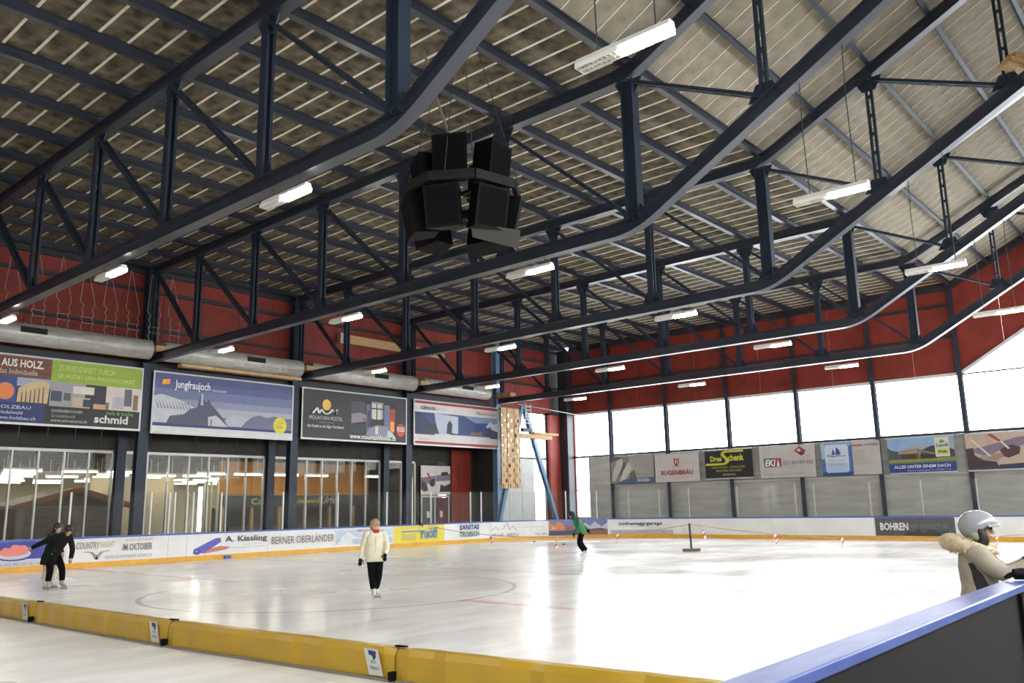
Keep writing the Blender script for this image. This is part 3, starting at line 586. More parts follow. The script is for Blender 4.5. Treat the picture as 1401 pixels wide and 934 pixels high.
# remove the dark core behind that window bay by rebuilding the core shorter
for o in list(wl.children):
    if o.name.startswith('wall_core'): bpy.data.objects.remove(o)
MB().box(.2, 41.5, 38.07, 38.2, 8.45, ROOF).box(41.5, 49.3, 38.07, 38.2, 8.5, ROOF).build('wall_core', FASC, wl)
MB().box(47.2, 49.3, 38.0, 38.2, 0, 8.6).build('wall_core', FASC, wl)
MB().box(41.38, 41.6, 37.9, 39.8, 0, 8.6).build('return_wall', FASC, wl)
# ------------------------------------------------------------------ signs on the end wall
SX = XE - .32
def sign(ya, yb, z0, z1, label, back, frame=False):
    t = thing('advert_sign', label, 'sign', (SX, (ya + yb) / 2, z0), 'advert signs under the window band')
    p = MB().box(SX, SX + .05, yb, ya, z0, z1).build('sheet', back, t)
    if frame:
        MB().box(SX - .02, SX + .07, yb, ya, z1, z1 + .07).build('frame_bar', ALU, t); MB().box(SX - .02, SX + .07, yb, ya, z0 - .08, z0).build('frame_bar', ALU, t)
    for y in (ya - .3, yb + .3): MB().box(SX + .051, XE - .01, y - .03, y + .03, z0 + .3, z1 - .3).build('bracket', DARKST, t)
    return p, (lambda u, v, o: (SX - o, ya + (yb - ya) * u, z0 + v * (z1 - z0)))
p, fn = sign(33.7, 30.2, 3.36, 5.16, 'grey photographic sign of hands with blue strip at its foot', pm(120, 118, 112))
prt(p, fn, [((150, 146, 138), .45, 1, .2, 1), ((70, 66, 62), [(0, 0), (0, .8), (.12, .9), (.3, 1), (.1, 1), (0, 1)]), ((176, 166, 154), [(.02, .1), (.06, .5), (.16, .9), (.28, .95), (.3, .7), (.2, .4), (.1, .1)]), ((84, 78, 72), [(.2, .3), (.3, .8), (.36, .8), (.3, .3)]), ((186, 178, 166), [(.2, .08), (.3, .5), (.44, .82), (.5, .6), (.42, .3), (.3, .1)]), ((96, 90, 84), [(.42, .1), (.46, .4), (.56, .5), (.6, .2)]), ((70, 90, 120), [(.1, 0), (.3, .14), (1, .22), (1, 0)])])
lett(p, fn, [((210, 214, 220), 'GROSSEN', .62, .90, .05, .16, .02), ((110, 104, 98), 'Physiotherapie', .6, .86, .3, .36)])
p, fn = sign(30.1, 26.8, 3.34, 5.2, 'white brewery sign with dark red crest and lettering', pm(190, 182, 178))
prt(p, fn, [((160, 40, 50), [(.44, .84), (.44, .66), (.47, .56), (.5, .53), (.53, .56), (.56, .66), (.56, .84), (.5, .8)]), ((206, 196, 192), [(.47, .78), (.47, .66), (.5, .6), (.53, .66), (.53, .78)]), ((160, 40, 50), .49, .51, .56, .78), ((160, 60, 66), [(.40, .62), (.43, .52), (.47, .5), (.43, .55)]), ((160, 60, 66), [(.60, .62), (.57, .52), (.53, .5), (.57, .55)])], 'crest')
lett(p, fn, [((160, 40, 50), 'RUGENBRÄU', .15, .87, .24, .44, .02), ((170, 160, 158), 'Bier aus Interlaken', .3, .75, .14, .18)])
p, fn = sign(26.35, 23.1, 3.47, 5.2, 'black sign with yellow plumbing lettering and long yellow S', pm(26, 25, 26), True)
mb = MB(); fo = lambda u, v, o: fn(u, v, .03)
stroke(mb, fo, [(.02, .50), (.40, .50), (.47, .53), (.49, .62), (.46, .72), (.40, .80), (.39, .88), (.42, .94), (.48, .95), (.83, .95)], .075); mb.build('logo', pm(196, 190, 60), p)
lett(p, fn, [((210, 200, 70), 'Dres', .13, .37, .60, .80, .03), ((210, 200, 70), 'chenk', .51, .84, .60, .84, .03), ((170, 164, 90), 'HEIZUNGEN  SPENGLEREI', .15, .85, .34, .42), ((190, 170, 80), 'SANITÄRE ANLAGEN', .24, .78, .22, .31), ((190, 190, 190), 'GRINDELWALD', .38, .65, .08, .15)])
p, fn = sign(22.6, 19.15, 3.34, 5.26, 'white sign with red and grey chequered logo and grey company name', pm(184, 178, 174))
prt(p, fn, [((150, 60, 56), [(.64, .82), (.74, .96), (.86, .80), (.76, .66)]), ((96, 50, 48), [(.72, .74), (.78, .80), (.84, .72), (.77, .66)]), ((214, 190, 186), [(.69, .84), (.73, .88), (.77, .82), (.73, .78)]), ((74, 74, 78), .08, .27, .34, .62), ((170, 44, 56), .27, .40, .34, .62), ((214, 214, 214), [(.31, .36), (.37, .36), (.34, .6)])])
lett(p, fn, [((226, 226, 226), 'EKI', .10, .30, .37, .58, .03, .2), ((96, 92, 92), 'EO  KÜHN AG', .44, .96, .40, .54, 0, .15), ((120, 116, 114), 'AG', .85, .92, .62, .67), ((150, 146, 142), 'WWW.KUEHN-ELEKTRO.CH', .06, .95, .08, .14), ((160, 156, 152), 'elektro telematik', .45, .9, .3, .34)])
p, fn = sign(18.75, 17.0, 3.36, 5.24, 'blue square sign with white rounded card and sailing peaks logo', pm(66, 104, 160))
q = [(.12 + a, .08 + b) for a, b in ((.06, 0), (.72, 0), (.78, .07), (.78, .78), (.72, .85), (.06, .85), (0, .78), (0, .07))]
prt(p, fn, [((120, 160, 200), 0, 1, .88, 1), ((150, 180, 210), 0, .12, .5, 1), ((40, 70, 130), 0, 1, 0, .1), ((196, 202, 214), q), ((168, 184, 210), [(.12, .4), (.9, .36), (.9, .14), (.84, .08), (.18, .08), (.12, .14)]), ((46, 76, 150), [(.34, .62), (.40, .82), (.44, .70), (.48, .64)]), ((46, 76, 150), [(.48, .62), (.50, .86), (.58, .80), (.66, .64)])])
lett(p, fn, [((60, 66, 84), 'Papillon', .22, .82, .54, .62, .01), ((110, 116, 140), 'Restaurant Pizzeria', .24, .8, .44, .48), ((120, 126, 150), '3818 Grindelwald', .3, .75, .30, .34)])
p, fn = sign(16.97, 15.42, 3.34, 5.24, 'plain white sign with red heading and short list of services', pm(180, 172, 168))
lett(p, fn, [((176, 70, 56), 'MESSER', .03, .42, .84, .91, .02), ((110, 84, 80), '+ STOREN', .46, .96, .84, .91, .02)] + [((130, 124, 122), s, .08, .08 + w, .70 - .075 * i, .735 - .075 * i) for i, (s, w) in enumerate((('Lamellenstoren', .34), ('Rolladen', .42), ('Sonnenstoren', .36), ('Fensterladen Alu', .58), ('Reparaturen', .66), ('Service', .5)))] + [((160, 154, 150), '3818 Grindelwald', .06, .4, .1, .14)])
p, fn = sign(15.0, 11.6, 3.36, 5.22, 'chalet photo sign with blue strip of white capitals', pm(120, 132, 110), True)
prt(p, fn, [((130, 160, 196), 0, 1, .55, 1), ((150, 156, 170), [(.25, .6), (.36, .86), (.4, .82), (.5, .9), (.62, .74), (.8, .82), (1, .9), (1, .55)]), ((70, 76, 84), [(0, .74), (.06, .66), (.2, .6), (.3, .5), (.3, .36), (0, .36)]), ((54, 62, 60), [(.5, .62), (.66, .74), (.8, .76), (1, .6), (1, .4), (.5, .4)]), ((150, 130, 106), [(.15, .54), (.2, .66), (.46, .70), (.43, .54)]), ((66, 50, 40), .2, .44, .38, .54), ((110, 84, 60), [(.43, .36), (.46, .7), (.49, .36)]), ((120, 106, 92), [(.46, .68), (.82, .48), (.82, .42), (.46, .60)]), ((52, 40, 34), .49, .74, .38, .5), ((124, 134, 70), 0, 1, .26, .38), ((96, 110, 60), 0, 1, .26, .30), ((34, 56, 128), 0, 1, 0, .26), ((196, 196, 186), .72, .93, .42, .98), ((190, 196, 60), .75, .91, .48, .62), ((110, 140, 60), [(.78, .84), (.83, .92), (.88, .84), (.83, .80)])])
lett(p, fn, [((226, 228, 236), 'ALLES UNTER EINEM DACH', .08, .92, .12, .21, .015), ((170, 180, 210), 'Bäckerei Lebensmittel Tel. 033 854 14 14', .28, .92, .03, .08), ((70, 96, 60), 'Landi', .745, .915, .70, .80, .03), ((50, 60, 30), 'Volg', .76, .9, .50, .60, .03)])
p, fn = sign(11.05, 6.2, 3.36, 5.2, 'brown slope photo sign with cable cars on the far right', pm(180, 158, 142), True)
prt(p, fn, [((122, 106, 124), [(.02, .56), (.2, .66), (.5, .86), (.75, .92), (1, 1), (1, .6), (.6, .66), (.3, .5), (.2, .34)]), ((150, 134, 140), [(.08, .3), (.2, .44), (.3, .4), (.3, .2)]), ((60, 44, 44), [(0, .04), (0, .6), (.07, .62), (.08, .4), (.16, .26), (.28, .2), (.3, .04)]), ((150, 124, 104), [(.2, .28), (.24, .44), (.34, .44), (.36, .34), (.28, .24)]), ((76, 54, 54), [(.32, .52), (.36, .34), (.40, .30), (.5, .40), (.52, .58), (.44, .66), (.38, .62)]), ((206, 196, 186), [(.05, .86), (.07, .86), (.24, .36), (.22, .36)]), ((150, 60, 40), [(.22, .98), (.26, .99), (.35, .78), (.32, .76)]), ((206, 196, 186), [(.33, .78), (.35, .78), (.42, .56), (.40, .54)]), ((48, 42, 44), [(.58, .92), (.6, .98), (.76, .98), (.74, .88), (.62, .86)]), ((60, 48, 48), [(.62, .46), (.63, .54), (.74, .52), (.8, .48), (.78, .36), (.68, .40)]), ((110, 76, 70), [(.6, .16), (.8, .22), (.84, .40), (1, .46), (1, .16)]), ((44, 54, 78), [(.3, .04), (.3, .12), (1, .2), (1, .0), (.3, 0)]), ((58, 56, 62), 0, .3, 0, .08)])
lett(p, fn, [((200, 190, 186), 'Firstbahn', .57, .75, .80, .88, .02, .1), ((200, 190, 186), 'First Flyer', .66, .76, .28, .34), ((190, 196, 210), 'jungfrau.ch', .72, .92, .06, .13)])
# ------------------------------------------------------------------ rink boards
RR = 8.5; XS = 43.2 - RR; YS = 33.35 - RR; SA = RR * PI / 2
def path(s):
    if s < XS: return V(s, 33.35, 0), V(0, -1, 0)
    a = (s - XS) / RR
    if a < PI / 2: return V(XS + RR * math.sin(a), YS + RR * math.cos(a), 0), V(-math.sin(a), -math.cos(a), 0)
    return V(43.2, YS - (s - XS - SA), 0), V(-1, 0, 0)
def bp(s, z, o):
    p, nn = path(s); q = p + nn * o; return (q.x, q.y, z)
def run(mb, s0, s1, z0, z1, o0, o1, m=0):
    k = 1 if (s1 <= XS or s0 >= XS + SA) else max(2, int((s1 - s0) / .35))
    for i in range(k):
        a = s0 + (s1 - s0) * i / k; b = s0 + (s1 - s0) * (i + 1) / k
        mb.hexa([bp(a, z0, o0), bp(b, z0, o0), bp(b, z0, o1), bp(a, z0, o1), bp(a, z1, o0), bp(b, z1, o0), bp(b, z1, o1), bp(a, z1, o1)], m)
    return mb
KICK = .20; RAIL = 1.075
posts = [13.0 + 3.08 * i for i in range(-6, 8)] + [16.85, 17.08, 17.62, 17.88, 35.4, 39.1, 41.0, 42.85, 44.75, 46.6, 48.5, 51.5, 54.8, 55.8, 58.6, 61.0, 63.4, 65.8, 68.2]
mods = [(-5.0, 12.95, 'blue rink board with red cloud-shaped advert, far left behind the couple', [('blue', 4.0, 12.9)]), (12.95, 16.86, 'white rink board advertising a country night with bull horns', []), (16.86, 17.68, 'narrow plain white gate board left of the purple roll advert', []),
        (17.68, 21.5, 'white rink board with purple roll advert and black name', []), (21.5, 25.15, 'white rink board with tall serif capitals', []), (25.15, 28.8, 'white rink board with pale mountains and small red heading', []),
        (28.8, 32.44, 'bright yellow rink board with blue lettering', []), (32.44, 36.0, 'white corner rink board with violet and green lettering', []), (36.0, 39.86, 'white corner rink board with thin mountain outline', []),
        (39.86, 43.5, 'rink board with colourful alpine village photograph, behind the green skater', []), (43.5, 48.05, 'white rink board with black garage lettering', []), (48.05, 53.4, 'plain white rink board behind the standing broom', []), (53.4, 58.7, 'plain white rink board left of the dark advert', []),
        (58.7, 62.36, 'dark grey rink board advert with white capitals', []), (62.36, 70.0, 'plain white rink board at the far right behind the helmet', [])]
BD = []
for s0, s1, lab, _ in mods:
    c0, _n = path((s0 + s1) / 2); t = thing('rink_board', lab, 'rink board', (c0.x, c0.y, 0), 'boards around the rink')
    pn = run(MB(), s0 + .006, s1 - .006, KICK, RAIL, 0, -.10).build('panel', WHITE, t)
    run(MB(), s0 + .004, s1 - .004, 0.004, KICK - .002, .02, -.10).build('kick_plate', YELK, t)
    run(MB(), s0 + .004, s1 - .004, RAIL + .002, 1.14, .03, -.16).build('top_rail', BLUER, t)
    ps_ = sorted([s for s in posts if s0 <= s < s1])
    for s in ps_:
        q, nn = path(s); tv = V(-nn.y, nn.x, 0); mb = MB(); c = q - nn * .06
        mb.hexa([c + tv * a + nn * b + V(0, 0, z) for z in (1.142, 2.80) for a, b in ((-.03, -.035), (.03, -.035), (.03, .035), (-.03, .035))]); mb.build('stanchion', STAN if s > 44 else PALE, t)
    ed = [s0] + ps_ + [s1]
    for a, b in zip(ed, ed[1:]):
        if b - a > .3: run(MB(), a + .035, b - .035, 1.145, 2.78, -.052, -.066).build('glass_pane', PLEXI, t)
    BD.append(pn)
KEEP = []
def bad(i, s0, s1, v0=KICK + .005, v1=RAIL - .005, back=None):
    L = s1 - s0; fn = lambda u, v, o: bp(s0 + u * L, v0 + v * (v1 - v0), o)
    if s1 > XS and s0 < XS + SA: CURVED[id(fn)] = .3 / L; KEEP.append(fn)
    if back:
        mb = MB(); put_rect(mb, fn, 0, 1, 0, 1, 0, .003, max(1, int(L / .35))); o = mb.build('advert', pm(*back), BD[i])
    return BD[i], fn
p, fn = bad(0, 2.0, 12.9)
prt(p, fn, [((62, 66, 150), [(0, .28), (0, 1), (1, 1), (1, .7), (.97, .42), (.95, .28)]), ((206, 204, 206), [(0, 0), (1, 0), (1, .36), (.9, .26), (0, .24)]), ((56, 62, 150), ell(.845, .42, .055, .20, 22)), ((196, 196, 204), ell(.843, .50, .052, .22, 22)), ((226, 130, 118), [(.80, .48), (.80, .62), (.815, .78), (.83, .74), (.84, .88), (.86, .84), (.875, .84), (.89, .7), (.885, .5), (.86, .42), (.82, .42)])], 'advert')
lett(p, fn, [((120, 120, 170), 'TEL 033 853 23 10', .79, .90, .05, .16), ((150, 150, 180), 'GRINDELWALD', .91, .98, .06, .14)])
p, fn = bad(1, 12.95, 16.86)
lett(p, fn, [((140, 134, 130), 'COUNTRY', .085, .30, .56, .86, .02), ((206, 180, 150), 'NIGHT', .31, .45, .60, .86, .02), ((190, 130, 100), 'XXIV GSTAAD', .55, .83, .82, .93), ((120, 116, 116), 'IM OKTOBER', .53, .83, .42, .72, .02), ((140, 136, 134), 'WWW.COUNTRYNIGHT-GSTAAD.CH', .36, .83, .10, .24)])
mb = MB(); stroke(mb, fn, [(.16, .44), (.23, .42), (.265, .28), (.285, .10), (.305, .28), (.335, .42), (.41, .46)], .035, off=.008); mb.build('logo', pm(150, 146, 142), p)
p, fn = bad(3, 17.68, 21.6)
prt(p, fn, [((206, 120, 104), [(.18, .06), (.46, .22), (.5, .34), (.38, .40), (.2, .24)]), ((96, 92, 180), [(.07, .10), (.08, .3), (.32, .78), (.38, .80), (.39, .60), (.2, .10)]), ((70, 66, 150), ell(.115, .18, .045, .14, 16)), ((150, 146, 200), ell(.112, .2, .016, .05, 10))])
lett(p, fn, [((66, 64, 70), 'A. Kissling', .43, .95, .50, .86, .02), ((150, 146, 146), 'Bodenbeläge Parkett  Tel. 033 853 12', .42, .92, .24, .32), ((170, 166, 164), 'Grindelwald', .66, .88, .40, .45)])
p, fn = bad(4, 21.5, 25.15); lett(p, fn, [((96, 92, 92), 'BERNER OBERLÄNDER', .04, .98, .34, .80)])
p, fn = bad(5, 25.2, 28.75)
prt(p, fn, [((186, 200, 220), [(.0, .2), (.1, .5), (.2, .8), (.34, .5), (.6, .4), (.8, .56), (1, .5), (1, .9), (.0, .9)]), ((176, 190, 214), .0, 1, .10, .40), ((214, 216, 220), [(.0, .1), (.16, .62), (.24, .66), (.3, .1)]), ((208, 212, 218), [(.5, .1), (.66, .46), (.72, .4), (.8, .1)])])
lett(p, fn, [((176, 70, 84), 'Mürren', .36, .56, .80, .90, .02), ((80, 84, 130), 'Sport', .58, .76, .80, .90), ((120, 124, 150), 'Wengen', .52, .66, .68, .75)])
p, fn = bad(6, 28.82, 32.42, back=(226, 206, 70))
prt(p, fn, [((70, 130, 190), .14, .60, .62, .70), ((206, 192, 90), .14, .44, .14, .54), ((70, 130, 190), .14, .58, .86, .875)])
lett(p, fn, [((56, 120, 196), 'ruöff', .52, .86, .20, .88, .015)] + [((150, 150, 110), 'Haustechnik Sanitär', .15, .42, .46 - .1 * i, .50 - .1 * i) for i in range(4)])
p, fn = bad(7, 32.44, 36.0); lett(p, fn, [((66, 62, 130), 'SANITAS', .32, .76, .60, .92, .03, .1), ((60, 130, 110), 'TROESCH', .32, .76, .16, .50, .03, .1)])
p, fn = bad(8, 36.0, 39.86); mb = MB(); stroke(mb, fn, [(.02, .45), (.10, .70), (.16, .5), (.24, .55), (.32, .95), (.35, .5), (.42, .72), (.48, .4)], .018, off=.008); mb.build('logo', pm(176, 170, 164), p)
lett(p, fn, [((190, 170, 160), 'Hotel und Restaurant Alpenblick', .5, .95, .58, .68), ((90, 88, 92), 'HOTEL GLACIER', .02, .24, .04, .26), ((90, 88, 92), 'AELPLI', .30, .50, .04, .26), ((110, 104, 102), 'TEL 033', .78, .97, .08, .22)])
p, fn = bad(9, 39.9, 43.45)
prt(p, fn, [((110, 120, 160), 0, 1, .3, 1), ((196, 130, 90), [(0, .3), (0, .9), (.1, .7), (.16, .96), (.26, .8), (.28, .3)]), ((226, 170, 80), [(.04, .4), (.08, .66), (.12, .4)]), ((160, 90, 80), [(.28, .3), (.3, .7), (.4, .6), (.46, .3)]), ((186, 186, 196), [(.55, .4), (.62, .86), (.7, .6), (.78, .9), (.9, .56), (1, .8), (1, .4)]), ((90, 80, 96), [(.5, .2), (.56, .5), (.7, .4), (.9, .46), (1, .3), (1, .2)]), ((150, 96, 70), .58, 1, 0, .3), ((66, 70, 110), 0, .58, 0, .32)])
p, fn = bad(10, 43.5, 48.05)
lett(p, fn, [((70, 66, 66), 'rothenegg-garage', .14, .72, .54, .84, .02), ((160, 156, 152), 'Grindelwald', .5, .7, .38, .46)])
prt(p, fn, [((180, 178, 174), .02, .86, .0, .30)]); prt(p, fn, [((190, 110, 100), .30, .38, .12, .22)], 'red_mark'); lett(p, fn, [((90, 88, 88), 'x', .15, .17, .1, .2), ((90, 88, 88), 'x', .72, .74, .1, .2)])
p, fn = bad(13, 58.74, 62.33, back=(84, 84, 86)); lett(p, fn, [((226, 226, 226), 'BOHREN', .07, .43, .30, .72, .03), ((120, 120, 122), 'ARCHITEKTUR', .44, .92, .40, .64)])
prt(p, fn, [((62, 62, 66), [(.35, 0), (.42, .3), (.5, .2), (.56, .4), (.6, .12), (.7, .36), (.8, .2), (.9, .3), (1, .2), (1, 0)])])
# blue stop block at the kick plate
tag(MB().box(19.35, 19.62, 33.20, 33.325, .02, .15).build('stop_block', BLUER), 'small blue block at the foot of the purple roll board', 'block')
# ------------------------------------------------------------------ near board at the right
NB0, NB1, NZ = 1.45, 1.62, 1.285
t = thing('rink_board', 'dark near rink board with shiny blue top rail, lower right corner', 'rink board', (5.5, 1.53, 0), 'boards around the rink')
DP = mat('dark_board_back', (.012, .0105, .0095), .6, col2=(.009, .008, .0075), scale=3, spec=.2)
MB().box(-1.0, 7.62, NB0 + .03, NB1 - .01, 0, NZ - .06).build('panel', DP, t)
MB().box(7.66, 11.0, NB0 + .03, NB1 - .01, 0, NZ - .06).build('panel', DP, t)
MB().box(7.60, 7.68, NB0 + .0, NB0 + .029, 0, NZ - .07).build('joint_strip', BLACK, t)
rail = MB().box(-1.0, 11.0, NB0, NB1 + .03, NZ - .058, NZ).build('top_rail', mat('glossy_blue_rail', (.045, .075, .26), .34, col2=(.075, .115, .33), scale=5, stretch=(.6, 4, 1), spec=.3), t)
bm = rail.modifiers.new('bevel', 'BEVEL'); bm.width = .015; bm.segments = 3
# ------------------------------------------------------------------ yellow pads
PADM = mat('yellow_vinyl', (.46, .28, .018), .3, col2=(.41, .245, .015), scale=1.2, bump=.25)
pads = [(6.22, 30.0), (6.22, 23.0), (6.30, 17.45), (6.42, 12.55), (6.74, 7.75), (7.25, 2.9)]
pl = ['yellow vinyl pad at the far end of the row, mostly out of frame', 'yellow vinyl barrier pad at the left edge, beyond the first sticker', 'yellow vinyl barrier pad between the two farther stickers', 'yellow vinyl barrier pad between the middle and nearest stickers', 'nearest yellow vinyl barrier pad, right of the last sticker']
for i, ((xa, ya), (xb, yb)) in enumerate(zip(pads, pads[1:])):
    t = thing('barrier_pad', pl[i], 'pad', ((xa + xb) / 2, (ya + yb) / 2, 0), 'yellow pads dividing the ice')
    d = (V(xb, yb, 0) - V(xa, ya, 0)); L = d.length; d.normalize(); nn = V(-d.y, d.x, 0)   # nn towards +x
    if nn.x < 0: nn = -nn
    pr_ = [(-.02, .02), (-.015, .30), (.03, .365), (.12, .375), (.20, .34), (.25, .2), (.26, .02)]; mb = MB(); K = 26; n0 = 0
    for k in range(K + 1):
        s = k / K; c = V(xa, ya, 0) + d * (.02 + s * (L - .04)); wob = .008 * math.sin(k * 1.7 + i) + (.012 if k % 7 == 3 else 0); pinch = .02 if k in (0, K) else 0
        for a, z in pr_: mb.v.append(tuple(c + nn * (a + wob + (pinch if a < .1 else -pinch)) + V(0, 0, z - (pinch * .6 if z > .25 else 0))))
    q = len(pr_)
    for k in range(K):
        for j in range(q): mb.f.append((k * q + j, k * q + (j + 1) % q, (k + 1) * q + (j + 1) % q, (k + 1) * q + j)); mb.m.append(0)
    mb.f.append(tuple(range(q))); mb.m.append(0); mb.f.append(tuple(K * q + j for j in reversed(range(q)))); mb.m.append(0)
    mb.build('cushion', PADM, t, smooth=False)
    e0, e1 = V(xa, ya, 0) + d * .05, V(xb, yb, 0) - d * .05
    MB().beam(e0 - nn * .03 + V(0, 0, .016), e1 - nn * .03 + V(0, 0, .016), .05, .03).build('base_strip', mat('grey_rubber', (.22, .20, .16), .6), t)
    # sticker at the near end of each pad
    if i in (1, 2, 3):
        c = V(xb, yb, 0) - d * .32
        fn = lambda u, v, o, c=c, d=d, nn=nn: tuple(c + d * (u * .24 - .12 + (v - .5) * -.10) - nn * (.022 + .02 + o) + V(0, 0, .05 + v * .29))
        mb = MB(); put_rect(mb, fn, 0, 1, 0, 1, 0, .001); st = mb.build('sticker', pm(196, 196, 190), t)
        mb = MB(); put_poly(mb, fn, [(.3, .95), (.85, .92), (.75, .68), (.55, .56), (.5, .74), (.28, .78)], 0, .003); mb.build('logo', pm(44, 44, 110), st)
        mb = MB(); put_poly(mb, fn, [(.3, .56), (.6, .6), (.75, .46), (.3, .44)], 0, .003); mb.build('logo', pm(150, 170, 140), st)
        mb = MB(); put_text(mb, fn, 'ZÜRICH', .2, .8, .22, .36, off=.004, bold=.02); mb.build('lettering', pm(60, 60, 110), st)
    mb = MB(); c = V(xb, yb, 0)
    mb.beam(c - nn * .05 + V(0, 0, .03), c - nn * .05 + V(0, 0, .12), .05, .09); mb.build('strap', BLACK, t); mb = MB(); mb.beam(c + nn * .06 + V(0, 0, .385), c + nn * .14 + V(0, 0, .375), .14, .02); mb.build('strap', BLACK, t)
# ------------------------------------------------------------------ fluorescent lamps on the trusses
def lamp():
    t = thing('fluorescent_lamp', '', 'lamp')
    MB().hexa([(-.11, -.80, .02), (.11, -.80, .02), (.11, .80, .02), (-.11, .80, .02), (-.06, -.80, .12), (.06, -.80, .12), (.06, .80, .12), (-.06, .80, .12)]).build('housing', LOUV, t, local=True)
    MB().box(-.10, .10, -.79, .02, -.055, .019).build('lit_tube', TUBE, t, local=True)
    lv = MB().box(-.115, -.10, .03, .80, -.05, .02).box(.10, .115, .03, .80, -.05, .02).box(-.10, .10, .785, .80, -.05, .02).build('reflector', LOUV, t, local=True)
    for j in range(9): MB().box(-.10, .10, .10 + .08 * j, .106 + .08 * j, -.045, .015).build('louvre_blade', LOUV, lv, local=True)
    MB().beam((0, .05, -.045), (0, .78, -.045), .012, .02).build('louvre_blade', LOUV, lv, local=True)
    return t
L0 = None; rows = [(5.93, 4), (14.42, 5), (22.75, 5), (30.9, 5)]
rn = ['on long wires under the sloping chord', 'just past the bend', 'in the middle of the span', 'near the left wall']; kn = {0: 'nearest truss', 1: 'second truss', 2: 'third truss', 3: 'fourth truss', 4: 'farthest truss', -1: 'added unseen side truss', -2: 'added unseen truss behind', -3: 'added unseen rearmost truss'}
for r, (y, cnt) in enumerate(rows):
    for k in list(range(cnt)) + [-1, -2, -3]:  # negative bays: unseen lamps added to light the near ice
        if L0 is None: L0 = lamp(); t = L0
        else: t = dup(L0); 
        for ch in list(t.children):
            if ch.name.startswith('wire'): bpy.data.objects.remove(ch)
        t.location = (TX(k), y, 8.42); tag(t, 'half-lit fluorescent lamp %s of the %s' % (rn[r], kn[k]), 'lamp', 'fluorescent lamps under the trusses')
        wz = bz(y) - .18 - 8.42
        for yy in (-.55, .45): zz = bz(y + yy) - .18 - 8.42; MB().tube([(0, yy, .12), (0, yy + .03 * (r == 0), zz * .6 + .05), (0, yy, zz)], .009 if r else .012, 5).build('wire', CABLE, t, local=True)
# ------------------------------------------------------------------ loudspeaker cluster
cx, cy, cz = 13.3, 13.04, 9.17
t = thing('loudspeaker_cluster', 'black ring of loudspeaker boxes hanging under the roof', 'loudspeaker', (cx, cy, cz))
N8 = 8; ring = MB()
for i in range(N8):
    a, b = 2 * PI * i / N8 + .2, 2 * PI * (i + 1) / N8 + .2
    ring.beam((cx + 1.4 * math.cos(a), cy + 1.4 * math.sin(a), cz), (cx + 1.4 * math.cos(b), cy + 1.4 * math.sin(b), cz), .10, .22)
ring.beam((cx - 1.3, cy, cz + .05), (cx + 1.3, cy, cz + .05), .08, .08).beam((cx, cy - 1.3, cz + .05), (cx, cy + 1.3, cz + .05), .08, .08); ring.build('ring_frame', BLACK2, t)
def spk(az, dz, tilt, w=.82, h=.95, dep=.62, rad=1.0):
    M_ = Matrix.Translation((cx, cy, cz + dz)) @ Matrix.Rotation(az, 4, 'Z') @ Matrix.Translation((rad, 0, 0)) @ Matrix.Rotation(tilt, 4, 'Y')
    P = [(-dep / 2, -w * .3, -h / 2), (dep / 2, -w / 2, -h / 2), (dep / 2, w / 2, -h / 2), (-dep / 2, w * .3, -h / 2)]; P += [(x, y, h / 2) for x, y, z in P]
    o = MB().hexa([M_ @ Vector(p) for p in P]).build('speaker_box', BLACK, t)
    P = [(dep / 2 + .004, -w * .44, -h * .44), (dep / 2 + .004, w * .44, -h * .44), (dep / 2 + .004, w * .44, h * .44), (dep / 2 + .004, -w * .44, h * .44)]
    MB().face([M_ @ Vector(p) for p in P]).build('grille', mat('black_grille', (.003, .003, .0035), .9, spec=.1), o)
va = math.atan2(-cy, -cx)
for a, dz, ti in ((-.35, -.62, .22), (.55, -.62, .22), (1.5, -.60, .2), (-1.3, -.6, .2), (2.6, -.6, .2), (-2.4, -.6, .2)): spk(va + a, dz, ti)
for a, dz, ti in ((-.25, .62, .1), (.95, .60, .12), (-1.25, .35, .12), (2.4, .5, .1)): spk(va + a, dz, ti, rad=.8)
fr = V(CR.x, CR.y, 0).normalized(); tv = V(-math.cos(va) * -1, 0, 0)
c1 = V(cx, cy, cz) + fr * .75 - V(fr.y, -fr.x, 0) * 0
MB().hexa([tuple(c1 + fr * a + V(-fr.y, fr.x, 0) * b * -1 + V(0, 0, z)) for a, b, z in ((-.5, .3, -1.12), (.55, .3, -1.42), (.6, .9, -1.2), (-.5, .9, -1.0), (-.5, .3, -1.10), (.55, .3, -1.40), (.6, .9, -1.18), (-.5, .9, -.98))]).build('reflector_plate', mat('grey_plate', (.07, .07, .066), .6), t)
MB().hexa([tuple(c1 + fr * a + V(-fr.y, fr.x, 0) * b + V(0, 0, z)) for a, b, z in ((.35, -.3, -.55), (.62, -.3, -.25), (.62, .3, -.25), (.35, .3, -.55), (.36, -.3, -.53), (.63, -.3, -.23), (.63, .3, -.23), (.36, .3, -.53))]).build('bracket_plate', mat('grey_plate', (.07, .07, .066), .6), t)
cab = MB()
for i in range(4):
    a = PI / 2 * i + .5; cab.tube([(cx + 1.38 * math.cos(a), cy + 1.38 * math.sin(a), cz + .1), (cx + .3 * math.cos(a), cy + .3 * math.sin(a), cz + 4.2)], .012, 5)
cab.build('suspension_wire', CABLE, t)
MB().tube([(cx, cy, cz + .3), (cx + .02, cy + .12, cz + .45), (cx, cy + .2, cz + .9), (cx - .1, cy + .35, cz + 1.7), (cx - .15, cy + .75, cz + 2.8), (cx - .2, cy + 1.1, cz + 4.1)], .035, 6).build('cable', mat('grey_cable', (.18, .17, .15), .7), t)
